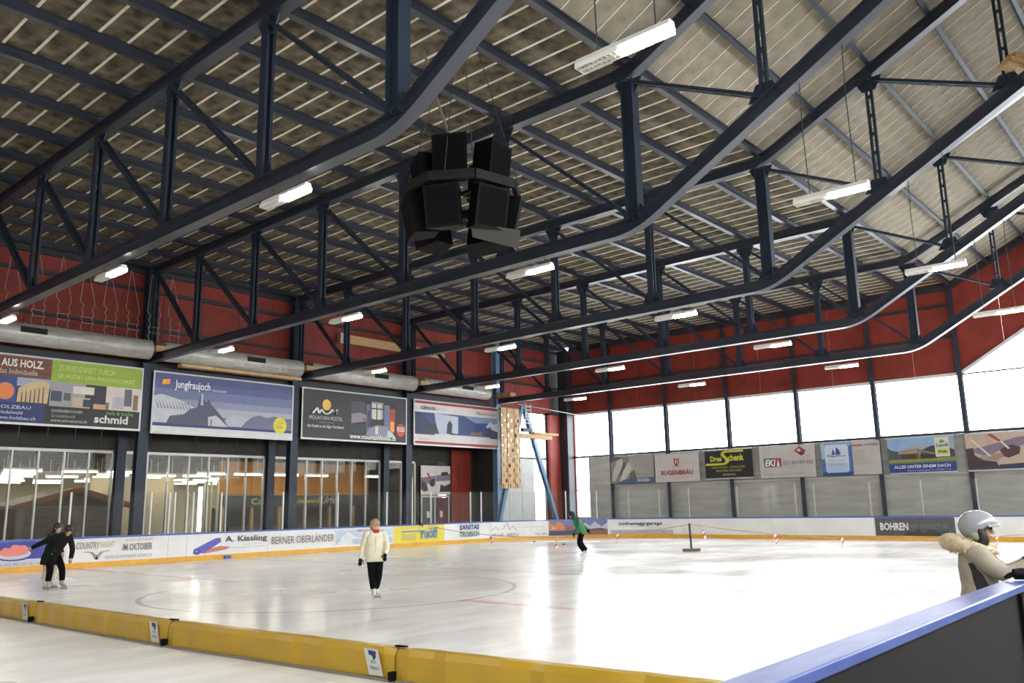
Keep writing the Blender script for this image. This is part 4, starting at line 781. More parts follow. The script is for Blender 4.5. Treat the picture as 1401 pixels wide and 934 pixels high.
# ------------------------------------------------------------------ duct, timber and cords along the left wall
YD, ZD = 36.6, 9.22
for i, (a, b) in enumerate(((4.0, 17.1), (17.7, 25.1), (25.7, 33.1), (33.7, 39.5))):
    t = thing('air_duct', ['long galvanised air duct above the timber-house banner', 'galvanised air duct above the mountain-castle banner', 'galvanised air duct above the black hostel banner', 'galvanised air duct above the red-edged ski banner'][i], 'duct', ((a + b) / 2, YD, ZD), 'duct lengths along the left wall')
    k = int((b - a) / 1.2)
    MB().tube([(a + (b - a) * j / k, YD, ZD) for j in range(k + 1)], .44, 24).build('pipe', GALV, t, smooth=False)
    for j in range(1, k): x = a + (b - a) * j / k; MB().tube([(x - .03, YD, ZD), (x + .03, YD, ZD)], .455, 24).build('flange', GALV, t)
    for j in range(k):
        x = a + (b - a) * (j + .5) / k; MB().box(x - .32, x + .32, YD - .425, YD - .39, ZD - .28, ZD - .18).build('vent_slot', ALU, t)
    x = a + (b - a) * .62; MB().box(x - .5, x + .5, YD - .46, YD - .39, ZD - .02, ZD + .22).build('access_hatch', BLACK2, t)
# timber blocks at the truss feet
for k in range(1, 5):
    t = thing('timber_blocks', ['pile of pale timber blocks at the second truss foot beside the duct', 'pile of pale timber blocks at the third truss foot beside the duct', 'pile of pale timber blocks at the fourth truss foot beside the duct', 'pile of pale timber blocks at the farthest truss foot in the corner'][k - 1], 'timber', (TX(k), 36.6, 9.08), 'timber piles at the truss feet')
    for j in range(3): a = TX(k) + .18 - .0 + .0; MB().box(TX(k) - .27 + .01 * j, TX(k) + .25 + .01 * j, 36.0 + .42 * j, 36.38 + .42 * j, 9.082, 9.36 + .04 * j).build('block', WOOD, t)
t = thing('timber_beam', 'long pale timber beam high on the red wall', 'beam', (33, 37.7, 11.4)); MB().box(28.4, 36.6, 37.55, 37.84, 11.25, 11.75).build('beam', WOOD, t); MB().box(28.38, 28.6, 37.5, 37.54, 11.2, 11.8).build('end_plate', ALU, t)
t = thing('timber_ledge', 'row of pale timber planks below the duct over the castle banner', 'planks', (22, 36.9, 8.5))
for j in range(4): MB().box(18.6 + 1.65 * j, 20.23 + 1.65 * j, 36.5, 36.9, 8.62, 8.76).build('plank', WOOD, t)
for i in range(8):   # cords carrying the duct
    x = 11.4 + .98 * i; t = thing('duct_cord', 'pale rope ladder cord holding the duct, %s from the left edge' % ORD[i], 'cord', (x, 36.6, 9.2), 'cords holding the long duct')
    zt_ = 12.9; mb = MB()
    for s in (-1, 1):
        pts = [(x + .02 * s, 37.2, zt_), (x + .30 * s, 36.8, 11.0)] + [(x + .22 * s + .04 * ((j % 2) * 2 - 1), 36.7, 11.0 - .189 * j) for j in range(1, 8)]; MB().tube(pts, .012, 4).build('strand', ROPE, t)
    MB().beam((x - .24, 36.7, 10.3), (x + .24, 36.7, 10.3), .015, .015).beam((x - .24, 36.7, 10.05), (x + .24, 36.7, 10.05), .015, .015).build('rung', ROPE, t)
# planks on the third truss, upper right
t = thing('plank_stack', 'stack of pale planks lodged on the third truss, upper right edge', 'planks', (TX(2), 3.3, bz(3.3) + .2))
for j in range(3): MB().beam((TX(2) - .55 + .1 * j, 3.5 - .1 * j, bz(3.3) + .5 + .14 * j), (TX(2) + .75, 2.9 - .1 * j, bz(3.3) + .5 + .14 * j), .3, .11).build('plank', WOOD, t)
# ------------------------------------------------------------------ corner: perforated timber screen, steel A frame with plank and ladder
t = thing('perforated_screen', 'tall pale timber screen with drilled holes, hanging in the corner', 'screen', (41.0, 36, 3.1))
RH = random.Random(5)
for b_, (xa, xb) in enumerate(((40.1, 40.68), (40.72, 41.38), (41.42, 41.95))):
    mb = MB(); W = xb - xa; nr_ = 16; hh = (8.3 - 3.1) / nr_; ncl = 2
    for r in range(nr_):
        for c_ in range(ncl):
            x0_, x1_ = xa + W * c_ / ncl, xa + W * (c_ + 1) / ncl; z0, z1 = 3.1 + hh * r, 3.1 + hh * (r + 1)
            hole = (r + c_) % 2 == 0 and not (r > 14)
            if not hole: mb.box(x0_, x1_, 35.95, 36.03, z0, z1); continue
            mx, mz = (x0_ + x1_) / 2, (z0 + z1) / 2; rx = RH.uniform(.085, .115); rz_ = rx * 1.3
            outr = [(x1_, mz), (x1_, z1), (mx, z1), (x0_, z1), (x0_, mz), (x0_, z0), (mx, z0), (x1_, z0)]
            inn = [(mx + rx * math.cos(PI / 4 * j), mz + rz_ * math.sin(PI / 4 * j)) for j in range(8)]
            for j in range(8):
                o1, o2, i1, i2 = outr[j], outr[(j + 1) % 8], inn[j], inn[(j + 1) % 8]
                for yy in (35.95, 36.03): mb.face([(o1[0], yy, o1[1]), (o2[0], yy, o2[1]), (i2[0], yy, i2[1]), (i1[0], yy, i1[1])])
                mb.face([(i1[0], 35.95, i1[1]), (i2[0], 35.95, i2[1]), (i2[0], 36.03, i2[1]), (i1[0], 36.03, i1[1])])
    mb.box(xa, xa + .01, 35.95, 36.03, 3.1, 8.3).box(xb - .01, xb, 35.95, 36.03, 3.1, 8.3); mb.build('board', WOOD, t)
MB().box(40.05, 42.0, 36.04, 36.14, 8.1, 8.25).box(40.05, 42.0, 36.04, 36.14, 3.3, 3.45).build('batten', WOOD, t)
MB().tube([(40.4, 36.09, 8.25), (40.4, 36.09, 12.95)], .012, 5).tube([(41.7, 36.09, 8.25), (41.7, 36.09, 12.95)], .012, 5).build('hanger', CABLE, t)
t = thing('steel_a_frame', 'blue steel A-frame brace leaning in the corner with timber plank', 'frame', (43.2, 36.4, 0))
MB().ibeam((42.9, 36.4, 8.6), (46.6, 36.4, 0.02), .26, .26, .03, .025, up=(0, 1, 0)).build('strut', STEELB, t)
MB().ibeam((42.7, 36.4, 8.6), (39.95, 36.4, .02), .26, .26, .03, .025, up=(0, 1, 0)).build('strut', STEELB, t)
MB().box(42.0, 45.4, 35.95, 36.25, 6.42, 6.70).box(43.4, 46.0, 35.85, 36.24, 6.71, 6.85).build('plank', WOOD, t)
MB().box(42.4, 43.3, 36.0, 36.25, 6.86, 7.1).build('bracket', DARKST, t)
lad = MB().beam((42.45, 35.9, 7.2), (42.55, 35.9, 8.75), .05, .05).beam((43.15, 35.9, 7.2), (43.05, 35.9, 8.75), .05, .05)
lad = lad.build('ladder', ALU, t)
for j in range(6): MB().box(42.5, 43.1, 35.88, 35.92, 7.4 + .22 * j, 7.44 + .22 * j).build('rung', ALU, lad)
MB().tube([(42.0, 36.09, 8.66), (49.3, 36.3, 8.40)], .02, 5).build('tie_wire', ALU, t)
# ------------------------------------------------------------------ broom stand, rope and striped tapes
bx, by = 31.36, 17.7
t = thing('ice_broom', 'dark upright broom with wide head standing on the ice', 'broom', (bx, by, 0))
MB().tube([(bx, by, .12), (bx - .02, by + .02, 1.13)], .045, 8).build('handle', mat('dark_broom_wood', (.05, .04, .035), .6), t)
hd = MB(); u = V(CR.x, CR.y, 0).normalized(); c = V(bx, by, 0)
hd.beam(c - u * .36 + V(0, 0, .085), c + u * .36 + V(0, 0, .085), .16, .07).build('head', mat('broom_head', (.16, .13, .10), .7), t); MB().beam(c - u * .35 + V(0, 0, .028), c + u * .35 + V(0, 0, .028), .13, .045).build('bristles', mat('bristle', (.10, .09, .08), .9), t)
A_ = V(31.2, 33.2, 1.0); B_ = V(bx, by, 1.08); D_ = V(39.5, 3.0, 1.0)
t = thing('barrier_rope', 'thin pale rope sagging across the far ice on either side of the broom', 'rope', (bx, by, 0))
def rope(P, Q, sag, n=16): return [P.lerp(Q, i / n) - V(0, 0, sag * 4 * (i / n) * (1 - i / n)) for i in range(n + 1)]
MB().tube(rope(A_, B_, .55), .012, 4).build('rope', mat('pinkish_rope', (.45, .28, .26), .8), t); MB().tube(rope(B_, D_, .65), .012, 4).build('rope', mat('pinkish_rope', (.45, .28, .26), .8), t)
REDT, WHT = mat('tape_red', (.62, .03, .04), .5), mat('tape_white', (.80, .78, .76), .5)
def tape(P, Q, sag, pxs, labs):
    R_ = rope(P, Q, sag, 60)
    for px, lab in zip(pxs, labs):
        best = min(R_, key=lambda q: abs(((q - V(0, 0, 1.9617)).dot(CR) / (q - V(0, 0, 1.9617)).dot(CF)) * 1137.6 + 700.5 - px))
        t = thing('striped_tape', lab, 'tape', (best.x, best.y, 0), 'striped tapes hanging from the rope'); L = min(best.z - .02, .48); st_ = 5; w = u * .042
        for j in range(st_):
            za = best.z - L * j / st_; zb = best.z - L * (j + 1) / st_; x1, x2 = u * (.05 * math.sin(j * .9 + px)), u * (.05 * math.sin((j + 1) * .9 + px)); b = V(best.x, best.y, 0); th = V(u.y, -u.x, 0) * .008
            MB().hexa([b + x2 - w + V(0, 0, zb - .05), b + x2 + w + V(0, 0, zb + .05), b + x2 + w + th + V(0, 0, zb + .05), b + x2 - w + th + V(0, 0, zb - .05), b + x1 - w + V(0, 0, za - .05), b + x1 + w + V(0, 0, za + .05), b + x1 + w + th + V(0, 0, za + .05), b + x1 - w + th + V(0, 0, za - .05)]).build('stripe', REDT if j % 2 else WHT, t)
tape(A_, B_, .55, (671, 762, 842), ('red and white striped tape hanging before the thin mountain-outline board', 'red and white striped tape just left of the green skater', 'red and white striped tape just right of the green skater'))
tape(B_, D_, .65, (964, 1061, 1156, 1364), ('red and white striped tape right beside the broom', 'red and white striped tape before the plain boards, second right of the broom', 'red and white striped tape left of the dark grey board', 'red and white striped tape behind the helmeted person'))
for i, (x, y) in enumerate(((36.4, 30.3), (34.4, 26.7))):
    tag(MB().tube([(x, y, .0), (x, y, .05)], .06, 12).build('puck', BLACK), ['tiny black puck on the ice before the mountain-outline board', 'tiny black puck on the ice left of the green skater'][i], 'puck', 'pucks on the far ice')
t = thing('hanging_gloves', 'dark gloves hung over the yellow board rail', 'gloves', (31.1, 33.2, 1.15)); MB().sphere((30.55, 33.24, 1.15), (.06, .04, .10)).build('glove', BLACK, t); MB().sphere((30.72, 33.24, 1.10), (.06, .04, .11)).build('glove', mat('maroon', (.10, .015, .02), .7), t)
# ------------------------------------------------------------------ people
SKIN = mat('skin_tone', (.52, .30, .21), .55, col2=(.48, .27, .19), scale=8)
def skinmesh(name, nodes, edges, m, parent, sub=2):
    me = bpy.data.meshes.new(name); me.from_pydata([n[:3] for n in nodes], edges, [])
    o = bpy.data.objects.new(name, me); C.objects.link(o); o.modifiers.new('s', 'SKIN'); o.modifiers['s'].use_smooth_shade = True
    for i, n in enumerate(nodes):
        sv = me.skin_vertices[0].data[i]; r = n[3]; sv.radius = (r, r) if not isinstance(r, tuple) else r; sv.use_root = (i == 0)
    su = o.modifiers.new('u', 'SUBSURF'); su.levels = sub; su.render_levels = sub
    dg = bpy.context.evaluated_depsgraph_get(); dg.update(); nm = bpy.data.meshes.new_from_object(o.evaluated_get(dg)); nm.name = name
    bpy.data.objects.remove(o); bpy.data.meshes.remove(me)
    nm.materials.clear(); nm.materials.append(m); q = bpy.data.objects.new(name, nm); C.objects.link(q); q.parent = parent
    nm.polygons.foreach_set('use_smooth', [True] * len(nm.polygons)); return q
def loft(mb, rings, n=16, m=0):
    # ring: (centre, half width, half depth, spine direction)
    k0 = len(mb.v)
    for c, hw, hd, d in rings:
        d = Vector(d).normalized(); lf = Vector((0, 1, 0)); fw = lf.cross(d).normalized(); lf = d.cross(fw)
        for j in range(n):
            t = 2 * PI * j / n; ct, st = math.cos(t), math.sin(t); e = .85
            mb.v.append(tuple(Vector(c) + fw * hd * math.copysign(abs(ct) ** e, ct) + lf * hw * math.copysign(abs(st) ** e, st)))
    for i in range(len(rings) - 1):
        for j in range(n): mb.f.append((k0 + i * n + j, k0 + i * n + (j + 1) % n, k0 + (i + 1) * n + (j + 1) % n, k0 + (i + 1) * n + j)); mb.m.append(m)
    mb.f.append(tuple(k0 + j for j in reversed(range(n)))); mb.m.append(m); mb.f.append(tuple(k0 + (len(rings) - 1) * n + j for j in range(n))); mb.m.append(m)
def limb(mb, pts, rad, m=0, n=10, seg=5):
    P = [Vector(p) for p in pts]; out = []; rr = []
    for i in range(len(P) - 1):
        p0, p1, p2, p3 = P[max(i - 1, 0)], P[i], P[i + 1], P[min(i + 2, len(P) - 1)]
        for k in range(seg):
            t = k / seg; out.append(.5 * ((2 * p1) + (p2 - p0) * t + (2 * p0 - 5 * p1 + 4 * p2 - p3) * t * t + (3 * p1 - p0 - 3 * p2 + p3) * t ** 3) if k else p1.copy()); rr.append(rad[i] + (rad[i + 1] - rad[i]) * t)
    out.append(P[-1]); rr.append(rad[-1]); mb.tube(out, rr, n, m)
def hand(name, wrist, direc, m, parent, side, sc=1.0, curl=.5):
    d = Vector(direc).normalized(); up = Vector((0, 0, 1)) if abs(d.z) < .8 else Vector((1, 0, 0)); a = d.cross(up).normalized(); b = a.cross(d)
    w = Vector(wrist); mb = MB(); c = w + d * .05 * sc
    loft_pts = [w, w + d * .03 * sc, w + d * .09 * sc]; mb.tube(loft_pts, [.032 * sc, .042 * sc, .038 * sc], 10)
    for k, L in enumerate((.070, .082, .078, .060)):
        o = (k - 1.5) * .021 * sc; p0 = w + d * .085 * sc + a * o; p1 = p0 + d * L * .5 * sc - b * .012 * curl; p2 = p1 + d * L * .4 * sc - b * .05 * curl * sc; mb.tube([p0, p1, p2], [.0125 * sc, .0115 * sc, .008 * sc], 7)
    p0 = w + d * .03 * sc + a * .035 * sc * side; mb.tube([p0, p0 + d * .03 * sc + a * .028 * sc * side, p0 + d * .065 * sc + a * .03 * sc * side], [.015 * sc, .014 * sc, .009 * sc], 7)
    return mb.build(name, m, parent, local=True, smooth=True)
def skate(ank, toe_dir, m, parent, knee_dir=(0, 0, 1)):
    a = Vector(ank); d = Vector((toe_dir[0], toe_dir[1], 0)).normalized(); z0 = .055
    heel = Vector((a.x, a.y, z0)) - d * .06; toe = Vector((a.x, a.y, z0)) + d * .17
    o = skinmesh('skate', [(a.x, a.y, a.z - .0, .052), (a.x + d.x * .01, a.y + d.y * .01, (a.z + z0) / 2, .047), (heel.x + d.x * .03, heel.y + d.y * .03, z0 + .04, .042), (heel.x + d.x * .13, heel.y + d.y * .13, z0 + .045, .042), (toe.x, toe.y, z0 + .03, .03), (a.x - d.x * .01, a.y - d.y * .01, a.z + .11, .055)], [(5, 0), (0, 1), (1, 2), (1, 3), (3, 4)], m, parent, 1)
    s = Vector((-d.y, d.x, 0)) * .0
    MB().beam(heel + Vector((0, 0, -.027)), toe + d * .03 + Vector((0, 0, -.027)), .006, .05).box(0, 0, 0, 0, 0, 0).build('blade', mat('blade_steel', (.5, .5, .5), .3, metal=.9), o, local=True)
    return o
def face(H, fdir, parent, r=.10, hair=None):
    # H head centre, fdir look direction; adds nose, eyes, mouth, ears as one small part
    f = Vector(fdir).normalized(); l = Vector((0, 0, 1)).cross(f).normalized(); u_ = f.cross(l)
    H = Vector(H); k = r / .10
    mb = MB(); mb.sphere(tuple(H + f * .098 * k - u_ * .015 * k), (.016 * k, .014 * k, .024 * k), 8, 6, 0)
    for s in (-1, 1): mb.sphere(tuple(H + l * s * .092 * k - u_ * .01 * k), (.018 * k, .016 * k, .03 * k), 8, 6, 0)
    mb.build('nose_and_ears', SKIN, parent, local=True, smooth=True)
    for s in (-1, 1): MB().sphere(tuple(H + f * .086 * k + l * s * .034 * k + u_ * .015 * k), .013 * k, 8, 6).build('eye', mat('eye_dark', (.03, .025, .02), .3), parent, local=True, smooth=True)
    MB().sphere(tuple(H + f * .083 * k - u_ * .06 * k), (.016 * k, .024 * k, .008 * k), 8, 5).build('mouth', mat('lip', (.42, .16, .13), .5), parent, local=True, smooth=True)
def body(parent, J, headr=.1):
    # J: dict of joints; continuous figure
    N = []; E_ = []; ix = {}
    def add(k, p, r, link=None):
        ix[k] = len(N); N.append((*p, r))
        if link is not None: E_.append((ix[link], ix[k]))
    P, Ch, Nk, H = (Vector(J[k]) for k in ('pelvis', 'chest', 'neck', 'head'))
    look = Vector(J['look']).normalized()
    add('pelvis', P, .12); add('waist', P.lerp(Ch, .5), .11, 'pelvis'); add('chest', Ch, .125, 'waist'); add('neck', Nk, .055, 'chest')
    add('jaw', H - Vector((0, 0, .06)) + look * .02, .07, 'neck'); add('head', H, .092, 'jaw'); add('crown', H + Vector((0, 0, .065)) - look * .012, .075, 'head')
    for s in 'LR':
        S, El, W = (Vector(J[k + s]) for k in ('sh', 'el', 'wr')); add('sh' + s, S, .06, 'chest'); add('el' + s, El, .042, 'sh' + s); add('wr' + s, W, .028, 'el' + s); add('hd' + s, W + (W - El).normalized() * .05, .03, 'wr' + s)
        Hp, K, A = (Vector(J[k + s]) for k in ('hip', 'kn', 'an')); add('hip' + s, Hp, .09, 'pelvis'); add('kn' + s, K, .058, 'hip' + s); add('an' + s, A, .038, 'kn' + s)
    return skinmesh('body', N, E_, SKIN, parent, 2)
def trousers(parent, J, m, rad=(.12, .095, .085), waist=.15):
    mb = MB(); P = Vector(J['pelvis']); Ch = Vector(J['chest']); d = Ch - P
    loft(mb, [(P - Vector((0, 0, .10)), .15, .11, (0, 0, 1)), (P, .175, .13, d), (P.lerp(Ch, .35), .16, .12, d)], 14)
    for s in 'LR': limb(mb, [J['hip' + s], J['kn' + s], Vector(J['an' + s]) + Vector((0, 0, .06))], rad, n=12)
    return mb.build('trousers', m, parent, local=True, smooth=True)
def sleeves(mb, J, r0=.078, r1=.062, r2=.048, m=0):
    for s in 'LR':
        Ch = Vector(J['chest']); S = Vector(J['sh' + s]); limb(mb, [Ch.lerp(S, .55) + Vector((0, 0, .03)), S, J['el' + s], Vector(J['wr' + s])], [r0 * .95, r0, r1, r2], m, 12)
hd_ = lambda H, look, r, sc=(1, 1, 1): None
def hair(parent, H, look, m, back=.02, r=.112, long_=None, name='hair'):
    f = Vector(look).normalized(); H = Vector(H); mb = MB()
    def cut(p): return p
    # cap: sphere shifted back and up, front open
    nu, nv = 16, 10; n = len(mb.v); l = Vector((0, 0, 1)).cross(f).normalized()
    mb.sphere(tuple(H + Vector((0, 0, .038)) - f * back), (r, r, r * .98), nu, nv)
    mb.sphere(tuple(H - f * (back + .035) - Vector((0, 0, .035))), (r * .86, r * .86, r * .9), nu, nv)
    if long_:
        limb(mb, [H - f * .07, H - f * .10 - Vector((0, 0, .12)), H - f * .09 - Vector((0, 0, long_))], [.09, .10, .05])
    return mb.build(name, m, parent, local=True, smooth=True)
def hd_from(loc): return math.atan2(-loc[1], -loc[0])    # heading towards the camera
# 1 ---- skater in cream coat
loc = (12.55, 15.16, 0); t = thing('person', 'person in cream coat, red scarf and black trousers standing on the ice', 'person', loc, None, hd_from(loc) + .12)
J = dict(pelvis=(0, 0, .96), chest=(.0, 0, 1.30), neck=(.01, .0, 1.47), head=(.03, .01, 1.60), look=(.65, .75, -.12), shL=(0, .19, 1.40), elL=(.04, .27, 1.13), wrL=(.17, .21, .96), shR=(0, -.19, 1.40), elR=(-.03, -.27, 1.12), wrR=(.02, -.32, .87), hipL=(0, .09, .90), hipR=(0, -.08, .90), knL=(.05, .08, .52), knR=(.02, -.06, .52), anL=(-.10, .05, .17), anR=(.04, -.02, .15))
body(t, J); face(J['head'], J['look'], t); hair(t, J['head'], J['look'], mat('light_brown_hair', (.30, .19, .10), .6))
blk = mat('black_trouser_cloth', (.005, .005, .006), .9, spec=.08); trousers(t, J, blk, (.115, .088, .075))
crm = mat('cream_coat_cloth', (.68, .63, .48), .85, col2=(.60, .55, .41), scale=9, bump=.2); mb = MB()
loft(mb, [((0, 0, .80), .215, .16, (0, 0, 1)), ((0, 0, .95), .21, .155, (0, 0, 1)), ((0, 0, 1.12), .195, .145, (0, 0, 1)), ((0, 0, 1.30), .205, .14, (0, 0, 1)), ((0, 0, 1.40), .19, .12, (0, 0, 1)), ((.005, 0, 1.47), .10, .085, (0, 0, 1)), ((.01, 0, 1.50), .075, .075, (0, 0, 1))]); sleeves(mb, J); jk = mb.build('coat', crm, t, local=True, smooth=True)
MB().box(.138, .152, -.006, .006, .82, 1.36).build('coat_front_seam', mat('coat_seam', (.45, .41, .30), .9), jk, local=True)
MB().beam((.02, 0, 1.06), (.155, 0, 1.0), .01, .01).build('coat_fold', crm, jk, local=True)
mb = MB(); loft(mb, [((.03, .01, 1.43), .085, .09, (0, 0, 1)), ((.03, .01, 1.50), .082, .085, (0, 0, 1))]); mb.build('scarf', mat('red_scarf', (.42, .02, .02), .8), t, local=True, smooth=True)
hand('glove', J['wrL'], (.3, -.1, -1), BLACK, t, 1); hand('glove', J['wrR'], (.1, -.1, -1), BLACK, t, -1)
wsk = mat('white_skate_leather', (.62, .60, .56), .4)
skate(J['anL'], (.6, .3), wsk, t); skate(J['anR'], (1, -.05), wsk, t)
# 2 ---- bending skater in dark green-black coat
loc = (9.37, 24.66, 0); hdg = hd_from(loc)
t = thing('person', 'person in long dark coat bending forward with one arm stretched back', 'person', loc, None, hdg + .72)
J = dict(pelvis=(-.20, 0, 1.00), chest=(.10, 0, 1.32), neck=(.27, .0, 1.44), head=(.36, -.03, 1.56), look=(.85, -.5, -.25), shL=(.12, .20, 1.40), elL=(.22, .26, 1.08), wrL=(.26, .20, .80), shR=(.08, -.20, 1.38), elR=(-.25, -.30, 1.24), wrR=(-.55, -.34, 1.12), hipL=(-.18, .10, .92), hipR=(-.20, -.10, .92), knL=(.04, .13, .55), knR=(-.10, -.12, .55), anL=(.06, .15, .17), anR=(-.12, -.13, .17))
body(t, J); face(J['head'], J['look'], t); hair(t, J['head'], J['look'], mat('black_hair', (.012, .010, .010), .5), .0, .115); trousers(t, J, blk, (.115, .085, .07))
dk = mat('black_green_coat', (.012, .015, .012), .9, col2=(.009, .011, .009), scale=7, bump=.2, spec=.1); mb = MB(); d = Vector((.30, 0, .32))
loft(mb, [((-.26, 0, .66), .25, .21, (.1, 0, 1)), ((-.24, 0, .84), .24, .20, (.2, 0, 1)), ((-.16, 0, 1.04), .21, .18, d), ((-.02, 0, 1.20), .205, .165, d), ((.10, 0, 1.32), .21, .15, d), ((.19, 0, 1.40), .17, .12, d), ((.27, 0, 1.46), .08, .08, d)]); sleeves(mb, J, .085, .07, .055); jk = mb.build('coat', dk, t, local=True, smooth=True)
for i in range(5): MB().sphere((.155 + .0 - .07 * i, -.10 - .012 * i, 1.24 - .10 * i), .014, 6, 5).build('button', mat('silver_button', (.5, .5, .48), .3, metal=.8), jk, local=True)
hand('hand', J['wrL'], (.1, -.1, -1), SKIN, t, 1); hand('hand', J['wrR'], (-1, -.1, -.35), SKIN, t, -1)
gsk = mat('grey_skate', (.34, .33, .30), .5); skate(J['anL'], (1, .1), gsk, t); skate(J['anR'], (.9, -.5), gsk, t)
# 3 ---- skater with long dark hair behind
loc = (9.42, 25.25, 0); t = thing('person', 'person with long dark hair and cream trousers, behind the bending one', 'person', loc, None, hd_from(loc) + .95)
J = dict(pelvis=(-.02, 0, .97), chest=(.06, 0, 1.30), neck=(.10, .0, 1.48), head=(.15, .0, 1.62), look=(1, -.15, .12), shL=(.05, .18, 1.40), elL=(.08, .26, 1.14), wrL=(.18, .22, .94), shR=(.05, -.18, 1.40), elR=(.10, -.24, 1.15), wrR=(.22, -.22, 1.0), hipL=(-.02, .09, .90), hipR=(-.02, -.09, .90), knL=(.06, .10, .52), knR=(-.02, -.10, .52), anL=(.0, .10, .17), anR=(-.05, -.10, .17))
body(t, J); face(J['head'], J['look'], t); hair(t, J['head'], J['look'], mat('black_hair', (.012, .010, .010), .5), .03, .115, .32)
trousers(t, J, mat('cream_trouser_cloth', (.58, .52, .42), .85), (.12, .095, .09))
mb = MB(); loft(mb, [((-.03, 0, .86), .20, .15, (0, 0, 1)), ((-.02, 0, 1.0), .185, .14, (.05, 0, 1)), ((.03, 0, 1.18), .18, .135, (.1, 0, 1)), ((.06, 0, 1.32), .195, .13, (.1, 0, 1)), ((.08, 0, 1.42), .15, .10, (.1, 0, 1)), ((.10, 0, 1.48), .075, .075, (.1, 0, 1))]); sleeves(mb, J, .075, .06, .048); mb.build('jacket', mat('black_jacket_cloth', (.014, .015, .016), .8), t, local=True, smooth=True)
hand('hand', J['wrL'], (.3, 0, -1), SKIN, t, 1); hand('hand', J['wrR'], (.6, 0, -1), SKIN, t, -1)
skate(J['anL'], (1, .1), wsk, t); skate(J['anR'], (1, -.2), wsk, t)
# 4 ---- skater in green jacket, seen leaning to the left
loc = (26.77, 19.98, 0); t = thing('person', 'person in bright green jacket and dark cap skating by the far boards', 'person', loc, None, hd_from(loc) - 1.35)
J = dict(pelvis=(-.08, 0, .98), chest=(.10, 0, 1.30), neck=(.22, .0, 1.46), head=(.30, .0, 1.58), look=(1, -.1, -.12), shL=(.10, .19, 1.40), elL=(.12, .27, 1.12), wrL=(.26, .22, .90), shR=(.06, -.20, 1.40), elR=(-.16, -.27, 1.20), wrR=(-.36, -.22, 1.02), hipL=(-.08, .09, .90), hipR=(-.08, -.09, .90), knL=(.04, .09, .52), knR=(-.06, -.09, .52), anL=(-.12, .08, .17), anR=(-.26, -.08, .17))
body(t, J); face(J['head'], J['look'], t)
navy = mat('navy_knit', (.012, .016, .03), .9); hair(t, J['head'], J['look'], navy, .015, .12, None, 'cap'); trousers(t, J, blk, (.12, .095, .085))
grn = mat('green_jacket_cloth', (.05, .26, .075), .75, col2=(.04, .21, .06), scale=6, bump=.2); d = Vector((.18, 0, .32)); mb = MB()
loft(mb, [((-.12, 0, .84), .215, .17, (.1, 0, 1)), ((-.09, 0, .98), .21, .17, (.2, 0, 1)), ((.0, 0, 1.15), .20, .165, d), ((.09, 0, 1.30), .21, .15, d), ((.15, 0, 1.40), .17, .12, d), ((.21, 0, 1.47), .08, .08, d)]); jk = mb.build('jacket', grn, t, local=True, smooth=True)
mb = MB(); sleeves(mb, J, .082, .066, .052); mb.build('sleeves', mat('dark_green_sleeve', (.022, .11, .05), .8), jk, local=True, smooth=True)
mb = MB(); loft(mb, [((.13, 0, 1.40), .15, .12, d), ((.22, 0, 1.48), .11, .11, d), ((.25, 0, 1.53), .09, .085, d)]); mb.build('hood', mat('dark_green_sleeve', (.022, .11, .05), .8), jk, local=True, smooth=True)
hand('glove', J['wrL'], (.2, 0, -1), BLACK, t, 1, 1.2); hand('glove', J['wrR'], (-.5, 0, -.8), BLACK, t, -1, 1.4)
skate(J['anL'], (1, .1), wsk, t); skate(J['anR'], (1, -.1), wsk, t)
# 5 ---- helmeted person at the near board
loc = (9.05, 2.04, 0)
t = thing('person', 'person in grey helmet and fur-collared beige jacket behind the near board', 'person', loc, None, math.radians(-76)); t.scale = (1.12, 1.12, 1.0)
J = dict(pelvis=(-.03, 0, .98), chest=(-.02, 0, 1.34), neck=(.0, .0, 1.52), head=(.03, .0, 1.66), look=(1, -.06, -.10), shL=(.0, .17, 1.43), elL=(.19, .20, 1.26), wrL=(.40, .14, 1.37), shR=(.0, -.17, 1.43), elR=(.17, -.20, 1.27), wrR=(.42, -.14, 1.39), hipL=(-.03, .09, .92), hipR=(-.03, -.09, .92), knL=(.02, .09, .52), knR=(-.02, -.09, .52), anL=(.0, .10, .17), anR=(-.05, -.10, .17))
body(t, J); face(J['head'], J['look'], t, .098)
trousers(t, J, blk); skate(J['anL'], (1, .1), wsk, t); skate(J['anR'], (1, -.2), wsk, t)
bei = mat('beige_jacket_cloth', (.40, .34, .27), .85, col2=(.33, .28, .22), scale=7, bump=.3); mb = MB()
loft(mb, [((-.05, 0, .78), .19, .17, (0, 0, 1)), ((-.04, 0, .95), .18, .155, (0, 0, 1)), ((-.02, 0, 1.12), .165, .14, (.05, 0, 1)), ((-.02, 0, 1.30), .185, .15, (.05, 0, 1)), ((-.02, 0, 1.42), .175, .135, (.05, 0, 1)), ((-.01, 0, 1.49), .11, .10, (.1, 0, 1)), ((.0, 0, 1.54), .085, .085, (.1, 0, 1))], 22); sleeves(mb, J, .088, .074, .058); jk = mb.build('jacket', bei, t, local=True, smooth=True)
mb = MB(); dkp = mat('charcoal_panel_cloth', (.030, .027, .026), .85)
for sgn in (-1, 1): loft(mb, [((-.02, sgn * .045, .77), .165, .125, (0, 0, 1)), ((-.01, sgn * .045, .95), .148, .112, (0, 0, 1)), ((.0, sgn * .04, 1.12), .138, .10, (.05, 0, 1)), ((-.03, sgn * .035, 1.26), .158, .075, (.05, 0, 1)), ((-.07, sgn * .03, 1.36), .16, .035, (.05, 0, 1))], 16)
mb.build('side_panel', dkp, jk, local=True, smooth=True)
